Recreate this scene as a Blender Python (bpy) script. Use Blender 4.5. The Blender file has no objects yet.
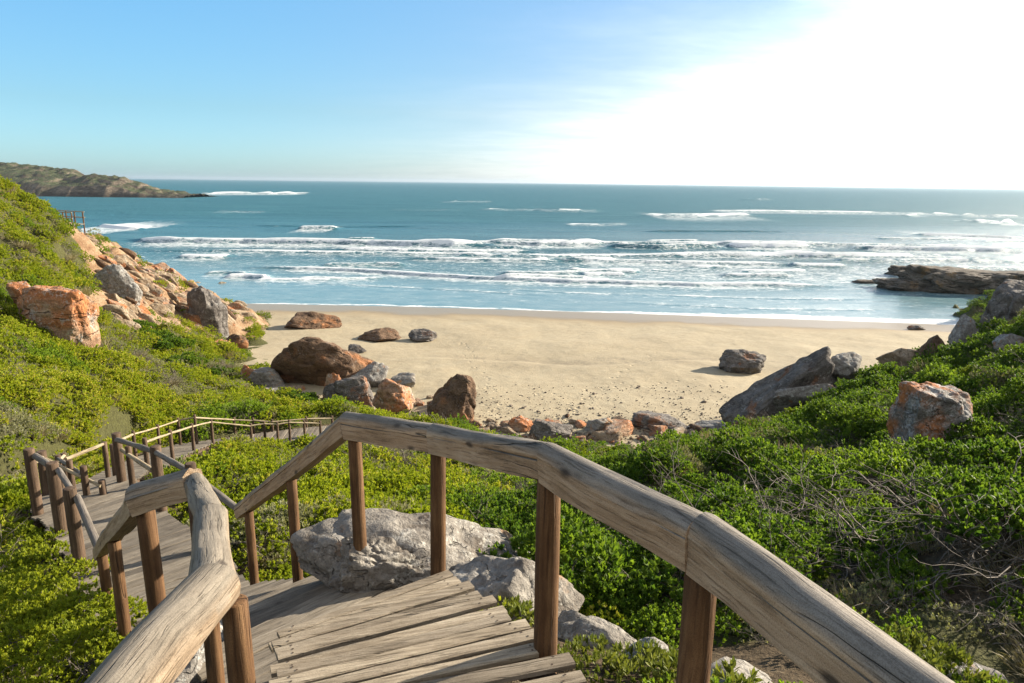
import bpy, math, random
import numpy as np
from mathutils import Matrix, Vector
random.seed(7)
RNG = np.random.default_rng(7)
SC = bpy.context.scene
COL = SC.collection
R = math.radians

# ------------------------------------------------------------------ camera, sky, sun, exposure
FPX, HZ, EYE = 700.0, 182.5, 16.0          # focal length in pixels, horizon row, eye height above the sea
ROLL = math.atan(0.0117)
PIT = math.atan((341.5 - HZ) / FPX / math.cos(ROLL))
_f = np.array([0, math.cos(PIT), -math.sin(PIT)])
_r0 = np.array([1., 0, 0]); _u0 = np.cross(_r0, _f)
_r = _r0 * math.cos(ROLL) + _u0 * math.sin(ROLL)
_u = _u0 * math.cos(ROLL) - _r0 * math.sin(ROLL)
cam_data = bpy.data.cameras.new('camera'); cam = bpy.data.objects.new('camera', cam_data); COL.objects.link(cam)
cam_data.sensor_width = 36; cam_data.lens = FPX / 1024 * 36
cam_data.clip_start = 0.05; cam_data.clip_end = 60000
cam.matrix_world = Matrix(((_r[0], _u[0], -_f[0], 0), (_r[1], _u[1], -_f[1], 0), (_r[2], _u[2], -_f[2], EYE), (0, 0, 0, 1)))
SC.camera = cam
SUN_EL, SUN_AZ = 21.5, 63.0                 # azimuth measured from +Y (the view) towards +X
SUN_STR, SKY_STR, EXPO = 4.9, 0.080, 1.62
sun_data = bpy.data.lights.new('sun', 'SUN'); sun = bpy.data.objects.new('sun', sun_data); COL.objects.link(sun)
sun_data.energy = SUN_STR; sun_data.angle = R(0.55); sun_data.color = (1.0, 0.89, 0.72)
sdir = Vector((math.sin(R(SUN_AZ)) * math.cos(R(SUN_EL)), math.cos(R(SUN_AZ)) * math.cos(R(SUN_EL)), math.sin(R(SUN_EL))))
sun.rotation_euler = sdir.to_track_quat('Z', 'Y').to_euler()
SC.view_settings.view_transform = 'Standard'; SC.view_settings.look = 'None'
SC.view_settings.gamma = 1; SC.view_settings.exposure = EXPO
SC.render.engine = 'CYCLES'
SC.cycles.use_denoising = True
SC.cycles.max_bounces = 6; SC.cycles.transparent_max_bounces = 8; SC.cycles.volume_bounces = 0
SC.cycles.sample_clamp_indirect = 6

class N:
    """tiny node-tree writer"""
    def __init__(s, tree): s.t = tree; s.L = tree.links
    def n(s, typ, **kw):
        nd = s.t.nodes.new(typ)
        for k, v in kw.items():
            if k.startswith('i_'):
                key = k[2:]
                nd.inputs[int(key) if key.isdigit() else key.replace('_', ' ')].default_value = v
            else: setattr(nd, k, v)
        return nd
    def put(s, sock, v):
        if isinstance(v, bpy.types.NodeSocket): s.L.new(v, sock)
        else: sock.default_value = v
    def math(s, op, a, b=0.0, c=0.0, clamp=False):
        nd = s.n('ShaderNodeMath', operation=op, use_clamp=clamp)
        s.put(nd.inputs[0], a); s.put(nd.inputs[1], b); s.put(nd.inputs[2], c)
        return nd.outputs[0]
    def mix(s, f, a, b, mode='MIX'):
        nd = s.n('ShaderNodeMix', data_type='RGBA', blend_type=mode)
        s.put(nd.inputs[0], f); s.put(nd.inputs[6], a); s.put(nd.inputs[7], b)
        return nd.outputs[2]
    def ramp(s, f, stops, interp='LINEAR'):
        nd = s.n('ShaderNodeValToRGB'); cr = nd.color_ramp; cr.interpolation = interp
        while len(cr.elements) < len(stops): cr.elements.new(0.5)
        for e, (p, c) in zip(cr.elements, stops):
            e.position = p; e.color = c if len(c) == 4 else (*c, 1)
        s.L.new(f, nd.inputs[0]); return nd.outputs[0]
    def maprange(s, v, a, b, c=0.0, d=1.0, smooth=True):
        nd = s.n('ShaderNodeMapRange', interpolation_type='SMOOTHSTEP' if smooth else 'LINEAR')
        s.put(nd.inputs[0], v); s.put(nd.inputs[1], a); s.put(nd.inputs[2], b); s.put(nd.inputs[3], c); s.put(nd.inputs[4], d)
        return nd.outputs[0]
    def vscale(s, v, sc):
        nd = s.n('ShaderNodeVectorMath', operation='MULTIPLY'); s.L.new(v, nd.inputs[0]); nd.inputs[1].default_value = sc
        return nd.outputs[0]
    def vadd(s, a, b):
        nd = s.n('ShaderNodeVectorMath', operation='ADD'); s.put(nd.inputs[0], a); s.put(nd.inputs[1], b); return nd.outputs[0]
    def noise(s, v, scale, detail=4, rough=0.55, dist=0.0, out=0):
        nd = s.n('ShaderNodeTexNoise'); s.L.new(v, nd.inputs['Vector'])
        nd.inputs['Scale'].default_value = scale; nd.inputs['Detail'].default_value = detail
        nd.inputs['Roughness'].default_value = rough; nd.inputs['Distortion'].default_value = dist
        return nd.outputs[out]
    def voro(s, v, scale, feature='F1', out='Distance', rnd=1.0):
        nd = s.n('ShaderNodeTexVoronoi', feature=feature); s.L.new(v, nd.inputs['Vector'])
        nd.inputs['Scale'].default_value = scale; nd.inputs['Randomness'].default_value = rnd
        return nd.outputs[out]
    def bump(s, h, strength, dist, prev=None):
        nd = s.n('ShaderNodeBump'); s.L.new(h, nd.inputs['Height'])
        nd.inputs['Strength'].default_value = strength; nd.inputs['Distance'].default_value = dist
        if prev: s.L.new(prev, nd.inputs['Normal'])
        return nd.outputs[0]
    def attr(s, name, typ='GEOMETRY', out='Fac'):
        return s.n('ShaderNodeAttribute', attribute_name=name, attribute_type=typ).outputs[out]

# sky: the physical sky with a high bright cloud sheet on the sunward side
W = bpy.data.worlds.new('World'); SC.world = W; W.use_nodes = True
w = N(W.node_tree); W.node_tree.nodes.clear()
sky = w.n('ShaderNodeTexSky', sky_type='NISHITA', sun_disc=False, sun_elevation=R(SUN_EL), sun_rotation=R(SUN_AZ),
          altitude=0, air_density=1.0, dust_density=0.6, ozone_density=2.0)
tc = w.n('ShaderNodeTexCoord').outputs['Generated']
sx = w.n('ShaderNodeSeparateXYZ'); w.L.new(tc, sx.inputs[0])
zc = w.math('MAXIMUM', sx.outputs[2], 0.0); zz = w.math('ADD', zc, 0.10)
cx = w.math('DIVIDE', sx.outputs[0], zz); cy = w.math('DIVIDE', sx.outputs[1], zz)
cv = w.n('ShaderNodeCombineXYZ'); w.L.new(cx, cv.inputs[0]); w.L.new(cy, cv.inputs[1])
wis = w.noise(w.vscale(cv.outputs[0], (1.0, 2.6, 1.0)), 0.55, 7, 0.62, 0.5)
wis2 = w.noise(w.vscale(cv.outputs[0], (1.0, 1.6, 1.0)), 2.2, 6, 0.62, 0.3)
# cloud edge climbs towards the sun: compare elevation with a slanted limit
ax = w.math('DIVIDE', sx.outputs[0], w.math('MAXIMUM', w.math('ADD', sx.outputs[1], 0.2), 0.05))
lim = w.math('MULTIPLY_ADD', ax, 0.30, 0.064)
edge = w.math('SUBTRACT', lim, sx.outputs[2])
edge = w.math('MULTIPLY_ADD', w.math('SUBTRACT', wis, 0.5), 0.22, edge)
edge = w.math('MULTIPLY_ADD', w.math('SUBTRACT', wis2, 0.5), 0.10, edge)
cm = w.math('ADD', w.math('MULTIPLY', w.maprange(edge, -0.17, 0.19), 0.78), w.math('MULTIPLY', w.maprange(edge, -0.03, 0.08), 0.22))
side = w.maprange(ax, -0.35, 0.45)
cm = w.math('MULTIPLY', cm, side)
cm = w.math('MULTIPLY', cm, w.maprange(sx.outputs[1], -0.3, 0.2))
# forward scattering lobe brightens thin cloud near the sun
dt = w.n('ShaderNodeVectorMath', operation='DOT_PRODUCT'); w.L.new(tc, dt.inputs[0]); dt.inputs[1].default_value = sdir
lobe = w.math('POWER', w.maprange(dt.outputs['Value'], 0.0, 1.0, smooth=False), 3.0)
cs = w.math('MULTIPLY_ADD', lobe, 9.0, 6.2)
cc = w.n('ShaderNodeVectorMath', operation='SCALE'); cc.inputs[0].default_value = (1.0, 0.985, 0.955); w.L.new(cs, cc.inputs['Scale'])
tint = w.ramp(sx.outputs[2], [(0.0, (0.47, 0.66, 1.02)), (0.03, (0.46, 0.64, 0.93)), (0.09, (0.46, 0.60, 0.74)), (0.26, (0.52, 0.76, 0.88))])
stint = w.mix(w.maprange(ax, -0.45, 0.28), (1.0, 1.12, 1.10, 1), (1.14, 0.87, 0.80, 1))
skyc = w.mix(1.0, w.mix(1.0, sky.outputs[0], tint, 'MULTIPLY'), stint, 'MULTIPLY')
front = w.mix(w.math('MULTIPLY', cm, 0.92), skyc, cc.outputs[0])
# unseen broken cloud behind the camera, added as fill light to lift the shadows
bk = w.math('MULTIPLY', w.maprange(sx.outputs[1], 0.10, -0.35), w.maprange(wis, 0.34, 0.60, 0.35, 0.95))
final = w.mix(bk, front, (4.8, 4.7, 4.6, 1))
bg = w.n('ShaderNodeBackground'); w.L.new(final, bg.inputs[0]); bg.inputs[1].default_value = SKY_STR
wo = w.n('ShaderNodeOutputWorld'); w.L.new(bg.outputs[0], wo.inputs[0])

# ------------------------------------------------------------------ maths helpers
def ray(px, py): return _f + _r * ((px - 512) / FPX) - _u * ((py - 341.5) / FPX)
def at(px, py, Y):
    """point of the place seen at that picture position, Y metres ahead of the camera"""
    d = ray(px, py); p = d * (Y / d[1]); p[2] += EYE; return p
def atz(px, py, z):
    d = ray(px, py); p = d * ((z - EYE) / d[2]); p[2] += EYE; return p
def _hash(ix, iy, iz, seed):
    h = (ix.astype(np.int64) * 374761393 + iy.astype(np.int64) * 668265263 + iz.astype(np.int64) * 2147483647 + seed * 1274126177) & 0xFFFFFFFF
    h = ((h ^ (h >> 13)) * 1274126177) & 0xFFFFFFFF
    h = ((h ^ (h >> 16)) * 2246822519) & 0xFFFFFFFF
    return ((h ^ (h >> 15)) & 0xFFFFFF) / float(0xFFFFFF)
def vnoise(x, y, z=None, seed=0):
    x = np.asarray(x, float); y = np.asarray(y, float); z = np.zeros_like(x) if z is None else np.asarray(z, float)
    fx, fy, fz = np.floor(x), np.floor(y), np.floor(z); tx, ty, tz = x - fx, y - fy, z - fz
    tx, ty, tz = [t * t * t * (t * (t * 6 - 15) + 10) for t in (tx, ty, tz)]
    o = 0
    for dx in (0, 1):
        for dy in (0, 1):
            for dz in (0, 1):
                o = o + _hash(fx + dx, fy + dy, fz + dz, seed) * (tx if dx else 1 - tx) * (ty if dy else 1 - ty) * (tz if dz else 1 - tz)
    return o * 2 - 1
def fbm(x, y, z=None, seed=0, oct=4, gain=0.5):
    a, s, t = 1.0, 0, 0; k = 1.0
    for i in range(oct):
        s = s + a * vnoise(np.asarray(x) * k, np.asarray(y) * k, None if z is None else np.asarray(z) * k, seed + i * 17); t += a; a *= gain; k *= 2.03
    return s / t
def sstep(a, b, x): t = np.clip((x - a) / (b - a), 0, 1); return t * t * (3 - 2 * t)
def polyline(pts, t):
    """point at fraction t of a polyline, by equal segments"""
    pts = np.asarray(pts, float); k = min(int(t * (len(pts) - 1)), len(pts) - 2); q = t * (len(pts) - 1) - k
    return pts[k] * (1 - q) + pts[k + 1] * q
def resample(pts, n):
    pts = np.asarray(pts, float); d = np.r_[0, np.cumsum(np.linalg.norm(np.diff(pts, axis=0), axis=1))]
    t = np.linspace(0, d[-1], n); return np.stack([np.interp(t, d, pts[:, k]) for k in range(pts.shape[1])], 1)

# ------------------------------------------------------------------ object helpers
def link_mesh(name, V, F, mat, parent=None, attrs=None, smooth=False, loc=None):
    """V: n x 3, F: list of equal-length index arrays (tris / quads) or a list of lists"""
    me = bpy.data.meshes.new(name); V = np.asarray(V, np.float32)
    if isinstance(F, np.ndarray): F = [F]
    if len(F) and isinstance(F[0], np.ndarray) and F[0].ndim == 2:
        nl = sum(f.size for f in F); nf = sum(len(f) for f in F)
        me.vertices.add(len(V)); me.vertices.foreach_set('co', V.ravel())
        me.loops.add(nl); me.loops.foreach_set('vertex_index', np.concatenate([f.ravel() for f in F]).astype(np.int32))
        me.polygons.add(nf)
        ls = np.cumsum(np.r_[0, np.concatenate([np.full(len(f), f.shape[1]) for f in F])])[:-1]
        me.polygons.foreach_set('loop_start', ls.astype(np.int32))
        me.update(calc_edges=True)
    else: me.from_pydata([tuple(v) for v in V], [], [tuple(f) for f in F])
    for k, a in (attrs or {}).items():
        at_ = me.attributes.new(k, 'FLOAT', 'POINT'); at_.data.foreach_set('value', np.asarray(a, np.float32))
    if smooth: me.polygons.foreach_set('use_smooth', np.ones(len(me.polygons), bool))
    me.validate(); me.materials.append(mat)
    o = bpy.data.objects.new(name, me); COL.objects.link(o)
    if parent is not None: o.parent = parent
    if loc is not None: o.location = loc
    return o
def tag(o, label=None, cat=None, group=None, kind=None):
    for k, v in (('label', label), ('category', cat), ('group', group), ('kind', kind)):
        if v: o[k] = v
    return o
def thing(name, label, cat, loc=(0, 0, 0), group=None):
    o = bpy.data.objects.new(name, None); COL.objects.link(o); o.location = loc; o.empty_display_size = 0.2
    return tag(o, label, cat, group)
def tree_copy(root, loc, rotz=0, scale=1.0, label=None):
    c = root.copy(); COL.objects.link(c); c.location = loc; c.rotation_euler = (0, 0, rotz)
    c.scale = scale if isinstance(scale, tuple) else (scale,) * 3
    if label: c['label'] = label
    for ch in list(root.children):
        d = ch.copy(); COL.objects.link(d); d.parent = c
    return c
class MB:
    def __init__(s): s.V = []; s.F = []; s.r = []; s.n = 0
    def add(s, V, F, rnd=0.0):
        V = np.asarray(V, float); s.V.append(V); s.F += [[i + s.n for i in f] for f in F]; s.r.append(np.full(len(V), rnd)); s.n += len(V)
    def link(s, name, mat, parent=None, smooth=False):
        return link_mesh(name, np.concatenate(s.V), s.F, mat, parent, {'rnd': np.concatenate(s.r)}, smooth)

# ------------------------------------------------------------------ materials
def mat(name):
    m = bpy.data.materials.new(name); m.use_nodes = True; m.node_tree.nodes.clear()
    k = N(m.node_tree); out = k.n('ShaderNodeOutputMaterial')
    return m, k, out
def principled(k, out, col, rough=0.8, normal=None, spec=0.3):
    b = k.n('ShaderNodeBsdfPrincipled'); k.put(b.inputs['Base Color'], col); k.put(b.inputs['Roughness'], rough)
    b.inputs['Specular IOR Level'].default_value = spec
    if normal: k.L.new(normal, b.inputs['Normal'])
    k.L.new(b.outputs[0], out.inputs[0]); return b

def wood_mat(name, dark, mid, light, top=None, grain=1.0, along='Z', attr_rnd=False, knots=True, crack=0.5):
    """timber with grain along one local axis; the weathered upper face bleaches to `top`"""
    m, k, out = mat(name)
    co = k.n('ShaderNodeTexCoord').outputs['Object']
    oi = k.n('ShaderNodeObjectInfo').outputs['Random']
    seed = k.attr('rnd') if attr_rnd else oi
    off = k.n('ShaderNodeCombineXYZ'); k.L.new(k.math('MULTIPLY', seed, 37.0), off.inputs[0]); k.L.new(k.math('MULTIPLY', seed, 91.0), off.inputs[2]); k.L.new(k.math('MULTIPLY', seed, 53.0), off.inputs[1])
    co = k.vadd(co, off.outputs[0])
    wob = k.n('ShaderNodeVectorMath', operation='SCALE'); k.L.new(k.noise(co, 2.2, 2, 0.5, out=1), wob.inputs[0]); wob.inputs['Scale'].default_value = 0.05
    co2 = k.vadd(co, wob.outputs[0])
    L = {'Z': (1, 1, 0.045), 'X': (0.045, 1, 1), 'Y': (1, 0.045, 1)}[along]
    g = k.vscale(co2, L)
    g1 = k.noise(g, 55 * grain, 6, 0.65); g2 = k.noise(g, 17 * grain, 4, 0.6, 0.6); g3 = k.noise(co, 3.0, 4, 0.6)
    f = k.math('ADD', k.math('MULTIPLY', g1, 0.5), k.math('ADD', k.math('MULTIPLY', g2, 0.35), k.math('MULTIPLY', g3, 0.28)))
    col = k.ramp(f, [(0.36, dark), (0.54, mid), (0.72, light)])
    if top:
        gn = k.n('ShaderNodeNewGeometry').outputs['Normal']; s = k.n('ShaderNodeSeparateXYZ'); k.L.new(gn, s.inputs[0])
        tcol = k.ramp(f, [(0.36, tuple(c * 0.42 for c in top)), (0.56, top), (0.75, tuple(min(1, c * 1.45) for c in top))])
        up = k.maprange(k.math('MULTIPLY_ADD', k.math('SUBTRACT', g2, 0.5), 0.5, s.outputs[2]), 0.2, 0.62)
        col = k.mix(up, col, tcol)
    if attr_rnd: col = k.mix(1.0, col, k.ramp(k.math('FRACT', k.math('MULTIPLY', seed, 7.31)), [(0.0, (0.62, 0.60, 0.58)), (0.5, (1.0, 0.97, 0.92)), (1.0, (1.25, 1.22, 1.15))]), 'MULTIPLY')
    # drying cracks: thin dark lines along the grain
    cr = k.noise(k.vscale(co2, tuple(a * b for a, b in zip(L, (1, 1, 1)))), 9 * grain, 3, 0.45)
    crl = k.maprange(k.math('ABSOLUTE', k.math('SUBTRACT', cr, 0.5)), 0.0, 0.010, 1.0, 0.0)
    crl = k.math('MULTIPLY', crl, k.maprange(k.noise(co, 1.7, 2), 0.5, 0.6))
    col = k.mix(k.math('MULTIPLY', crl, crack), col, (0.02, 0.016, 0.012, 1))
    fs = k.maprange(k.noise(k.vscale(g, (1, 1, 0.6)), 130 * grain, 3, 0.6), 0.30, 0.46, 1.0, 0.0); col = k.mix(k.math('MULTIPLY', fs, 0.55), col, k.mix(1.0, col, (0.30, 0.27, 0.24, 1), 'MULTIPLY'))
    h = k.math('SUBTRACT', k.math('SUBTRACT', f, crl), k.math('MULTIPLY', fs, 0.3))
    if knots:
        kv = k.voro(k.vscale(co, {'Z': (1, 1, .4), 'X': (.4, 1, 1), 'Y': (1, .4, 1)}[along]), 6.0)
        kn = k.maprange(kv, 0.05, 0.15, 1.0, 0.0)
        col = k.mix(k.math('MULTIPLY', kn, 0.85), col, (0.035, 0.026, 0.02, 1))
    sp_ = k.noise(co, 260, 3, 0.7); col = k.mix(1.0, col, k.ramp(sp_, [(0.32, (0.66, 0.64, 0.62)), (0.6, (1.12, 1.12, 1.12))]), 'MULTIPLY')
    st_ = k.maprange(k.noise(k.vscale(co, {'Z': (1, 1, .25), 'X': (.25, 1, 1), 'Y': (1, .25, 1)}[along]), 7, 5, .65), .52, .68); col = k.mix(k.math('MULTIPLY', st_, 0.45), col, k.mix(1.0, col, (0.42, 0.38, 0.35, 1), 'MULTIPLY'))
    # lichen and dirt flecks
    fl = k.maprange(k.noise(co, 120, 2), 0.66, 0.72); col = k.mix(k.math('MULTIPLY', fl, 0.35), col, (0.06, 0.05, 0.04, 1))
    nb = k.bump(h, 0.8, 0.010)
    principled(k, out, col, 0.82, nb, 0.25); return m

M = {}
M['rail'] = wood_mat('weathered_rail_timber', (0.11, 0.066, 0.036), (0.33, 0.225, 0.135), (0.47, 0.35, 0.235), top=(0.18, 0.158, 0.132), crack=0.95)
M['logwood'] = wood_mat('bleached_log_timber', (0.07, 0.046, 0.028), (0.20, 0.148, 0.098), (0.31, 0.245, 0.175), top=(0.165, 0.142, 0.112), crack=0.95)
M['post'] = wood_mat('brown_post_timber', (0.028, 0.014, 0.006), (0.092, 0.046, 0.019), (0.19, 0.108, 0.05), grain=0.7, knots=False, crack=0.5)
M['oldpost'] = wood_mat('dark_post_timber', (0.025, 0.016, 0.011), (0.075, 0.048, 0.029), (0.15, 0.10, 0.068), grain=0.7, knots=False)
M['deck'] = wood_mat('deck_board_timber', (0.085, 0.066, 0.047), (0.235, 0.198, 0.15), (0.36, 0.315, 0.25), along='X', attr_rnd=True, crack=0.7)
M['greydeck'] = wood_mat('grey_board_timber', (0.065, 0.054, 0.042), (0.15, 0.13, 0.105), (0.23, 0.205, 0.17), along='X', attr_rnd=True, crack=0.6)
M['pole'] = wood_mat('pale_pole_timber', (0.12, 0.09, 0.055), (0.28, 0.225, 0.145), (0.40, 0.34, 0.235), knots=False)
M['greypole'] = wood_mat('grey_pole_timber', (0.06, 0.05, 0.04), (0.14, 0.12, 0.10), (0.22, 0.195, 0.165), knots=False)

def rock_mat(name, base, second, dark, lichen=(0.5, 0.5, 0.47), lich=0.35, rust=(0.42, 0.15, 0.045), rusty=0.3, scale=1.0, strat=(0.6, 0.6, 2.2)):
    m, k, out = mat(name)
    co = k.n('ShaderNodeTexCoord').outputs['Object']
    oi = k.n('ShaderNodeObjectInfo').outputs['Random']
    off = k.n('ShaderNodeCombineXYZ'); k.L.new(k.math('MULTIPLY', oi, 47.0), off.inputs[0]); k.L.new(k.math('MULTIPLY', oi, 83.0), off.inputs[1])
    co = k.vadd(co, off.outputs[0])
    a = k.noise(k.vscale(co, strat), 1.1 * scale, 7, 0.62, 0.4); b = k.noise(co, 3.3 * scale, 6, 0.66); c = k.noise(co, 16 * scale, 5, 0.7)
    col = k.ramp(k.math('MULTIPLY_ADD', b, 0.5, k.math('MULTIPLY', a, 0.5)), [(0.34, dark), (0.47, base), (0.62, second)])
    r = k.maprange(k.noise(k.vadd(co, (11, 5, 3)), 0.9 * scale, 5, 0.6), 0.62 - rusty * 0.35, 0.70 - rusty * 0.2)
    col = k.mix(k.math('MULTIPLY', r, 0.85), col, k.mix(c, rust + (1,), tuple(min(1, x * 1.9) for x in rust) + (1,)))
    l = k.maprange(k.math('MULTIPLY_ADD', c, 0.4, k.math('MULTIPLY', k.noise(k.vadd(co, (3, 9, 2)), 2.4 * scale, 6, 0.7), 0.7)), 0.66 - lich * 0.25, 0.74 - lich * 0.2)
    col = k.mix(k.math('MULTIPLY', l, 0.8), col, lichen + (1,))
    ck = k.voro(k.vadd(k.vscale(co, strat), k.noise(co, 2.0 * scale, 3, 0.5, out=1)), 0.8 * scale, 'DISTANCE_TO_EDGE')
    ckm = k.math('MULTIPLY', k.maprange(ck, 0.0, 0.03, 1.0, 0.0), k.maprange(b, 0.46, 0.58))
    col = k.mix(k.math('MULTIPLY', ckm, 0.55), col, tuple(x * 0.35 for x in dark) + (1,))
    col = k.mix(1.0, col, k.ramp(c, [(0.3, (0.62,) * 3), (0.6, (1.05,) * 3)]), 'MULTIPLY')
    n1 = k.bump(k.math('SUBTRACT', b, k.math('MULTIPLY', ckm, 0.35)), 0.9, 0.16 / scale); n2 = k.bump(c, 0.7, 0.03 / scale, n1)
    principled(k, out, col, 0.88, n2, 0.2); return m
M['rock_grey'] = rock_mat('lichened_grey_rock', (0.165, 0.15, 0.135), (0.26, 0.24, 0.215), (0.065, 0.055, 0.046), lichen=(.36, .36, .34), lich=0.5, rusty=0.10, rust=(.22, .10, .04), scale=2.2)
M['rock_near'] = rock_mat('pale_grey_sandstone', (0.20, 0.18, 0.155), (0.29, 0.265, 0.23), (0.085, 0.066, 0.05), lichen=(.36, .345, .31), lich=0.3, rusty=0.12, rust=(.24, .13, .06), scale=2.0)
M['rock_slab'] = rock_mat('dark_grey_slab_rock', (0.115, 0.102, 0.092), (0.20, 0.18, 0.162), (0.045, 0.038, 0.033), lichen=(.30, .29, .27), lich=0.25, rusty=0.12, scale=0.7, rust=(0.15, 0.07, 0.035))
M['rock_brown'] = rock_mat('brown_sandstone', (0.115, 0.07, 0.042), (0.185, 0.12, 0.075), (0.035, 0.02, 0.013), lichen=(.25, .23, .2), lich=0.06, rusty=0.25, rust=(.19, .085, .036), scale=0.55)
M['rock_orange'] = rock_mat('orange_sandstone', (0.30, 0.185, 0.115), (0.37, 0.285, 0.21), (0.11, 0.06, 0.035), lichen=(.36, .34, .31), lich=0.35, rusty=0.55, rust=(0.27, 0.10, 0.035), scale=0.55)
M['rock_tan'] = rock_mat('tan_outcrop_rock', (0.25, 0.18, 0.115), (0.34, 0.27, 0.19), (0.085, 0.055, 0.035), lichen=(.36, .33, .28), lich=0.3, rusty=0.2, rust=(.24, .095, .038), scale=0.6, strat=(1.6, 0.5, 0.8))
M['rock_lichen'] = rock_mat('orange_lichened_rock', (0.15, 0.135, 0.12), (0.24, 0.225, 0.205), (0.055, 0.045, 0.038), lichen=(.36, .35, .34), lich=0.5, rusty=0.62, rust=(0.28, 0.10, 0.028), scale=1.2)
M['rock_sea'] = rock_mat('wet_shore_rock', (0.105, 0.086, 0.066), (0.165, 0.14, 0.11), (0.04, 0.032, 0.025), lich=0.0, rusty=0.1, rust=(0.13, 0.08, 0.035), scale=0.35, strat=(0.5, 0.5, 2.5))
M['pebble'] = rock_mat('beach_pebble', (0.16, 0.13, 0.105), (0.25, 0.22, 0.18), (0.06, 0.047, 0.037), lich=0.0, rusty=0.15, rust=(.2,.1,.05), scale=3.0)

def leaf_mat(name, dark, light, trans=0.35, dry=None):
    m, k, out = mat(name)
    lv = k.attr('lv'); ti = k.attr('tint', 'INSTANCER'); rn = k.n('ShaderNodeObjectInfo').outputs['Random']
    f = k.math('ADD', k.math('MULTIPLY', lv, 0.5), k.math('ADD', k.math('MULTIPLY', ti, 0.45), k.math('MULTIPLY', rn, 0.12)))
    stops = [(0.12, dark), (0.75, light)]
    if dry: stops.append((0.98, dry))
    col = k.ramp(f, stops)
    b = k.n('ShaderNodeBsdfPrincipled'); k.L.new(col, b.inputs['Base Color']); b.inputs['Roughness'].default_value = 0.6; b.inputs['Specular IOR Level'].default_value = 0.12
    t = k.n('ShaderNodeBsdfTranslucent'); k.L.new(k.mix(1.0, col, (1.5, 1.5, 0.7, 1), 'MULTIPLY'), t.inputs[0])
    mx = k.n('ShaderNodeMixShader'); mx.inputs[0].default_value = trans
    k.L.new(b.outputs[0], mx.inputs[1]); k.L.new(t.outputs[0], mx.inputs[2]); k.L.new(mx.outputs[0], out.inputs[0]); return m
M['leaf'] = leaf_mat('ground_cover_leaf', (0.075, 0.115, 0.010), (0.235, 0.275, 0.018), 0.40, (0.34, 0.31, 0.06))
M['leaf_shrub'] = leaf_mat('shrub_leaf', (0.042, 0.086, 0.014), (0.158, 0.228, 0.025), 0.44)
M['leaf_bright'] = leaf_mat('low_shrub_leaf', (0.13, 0.165, 0.015), (0.34, 0.36, 0.03), 0.40)
M['leaf_succ'] = leaf_mat('succulent_leaf', (0.08, 0.105, 0.02), (0.22, 0.23, 0.05), 0.25, (0.28, 0.18, 0.07))
M['drygrass'] = leaf_mat('dry_grass_blade', (0.095, 0.08, 0.045), (0.23, 0.195, 0.12), 0.2)
M['leaf_grey'] = leaf_mat('grey_scrub_leaf', (0.085, 0.085, 0.05), (0.235, 0.235, 0.14), 0.3)
def twig_mat():
    m, k, out = mat('grey_twig_bark'); co = k.n('ShaderNodeTexCoord').outputs['Object']
    col = k.ramp(k.noise(co, 14, 4), [(0.3, (0.06, 0.048, 0.038)), (0.7, (0.18, 0.155, 0.13))]); principled(k, out, col, 0.9); return m
M['twig'] = twig_mat()

def nail_mat():
    m, k, out = mat('rusty_nail'); co = k.n('ShaderNodeTexCoord').outputs['Object']
    principled(k, out, k.ramp(k.noise(co, 60, 2), [(0.3, (0.02, 0.014, 0.01)), (0.7, (0.07, 0.04, 0.025))]), 0.7); return m
M['nail'] = nail_mat()
def ground_mat():
    m, k, out = mat('hillside_soil'); co = k.n('ShaderNodeTexCoord').outputs['Object']
    a = k.noise(co, 0.8, 6, 0.65); b = k.noise(co, 7, 6, 0.7); c = k.noise(co, 40, 3, 0.6)
    soil = k.ramp(b, [(0.3, (0.03, 0.021, 0.012)), (0.55, (0.085, 0.062, 0.038)), (0.75, (0.16, 0.125, 0.08))])
    green = k.ramp(k.math('MULTIPLY_ADD', c, 0.4, k.math('MULTIPLY', b, 0.6)), [(0.35, (0.035, 0.033, 0.014)), (0.6, (0.085, 0.085, 0.032))])
    rocky = k.ramp(k.math('MULTIPLY_ADD', a, 0.6, k.math('MULTIPLY', b, 0.4)), [(0.34, (0.13, 0.065, 0.035)), (0.48, (0.22, 0.14, 0.08)), (0.64, (0.33, 0.25, 0.165))])
    gm = k.maprange(k.math('ADD', k.attr('green'), k.math('MULTIPLY', k.math('SUBTRACT', a, 0.5), 0.8)), 0.35, 0.6)
    rm = k.maprange(k.math('ADD', k.attr('rocky'), k.math('MULTIPLY', k.math('SUBTRACT', b, 0.5), 0.8)), 0.4, 0.6)
    col = k.mix(rm, k.mix(gm, soil, green), rocky)
    n = k.bump(k.math('MULTIPLY_ADD', c, 0.2, b), 1.0, 0.12)
    principled(k, out, col, 0.95, n, 0.1); return m
M['ground'] = ground_mat()

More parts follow.
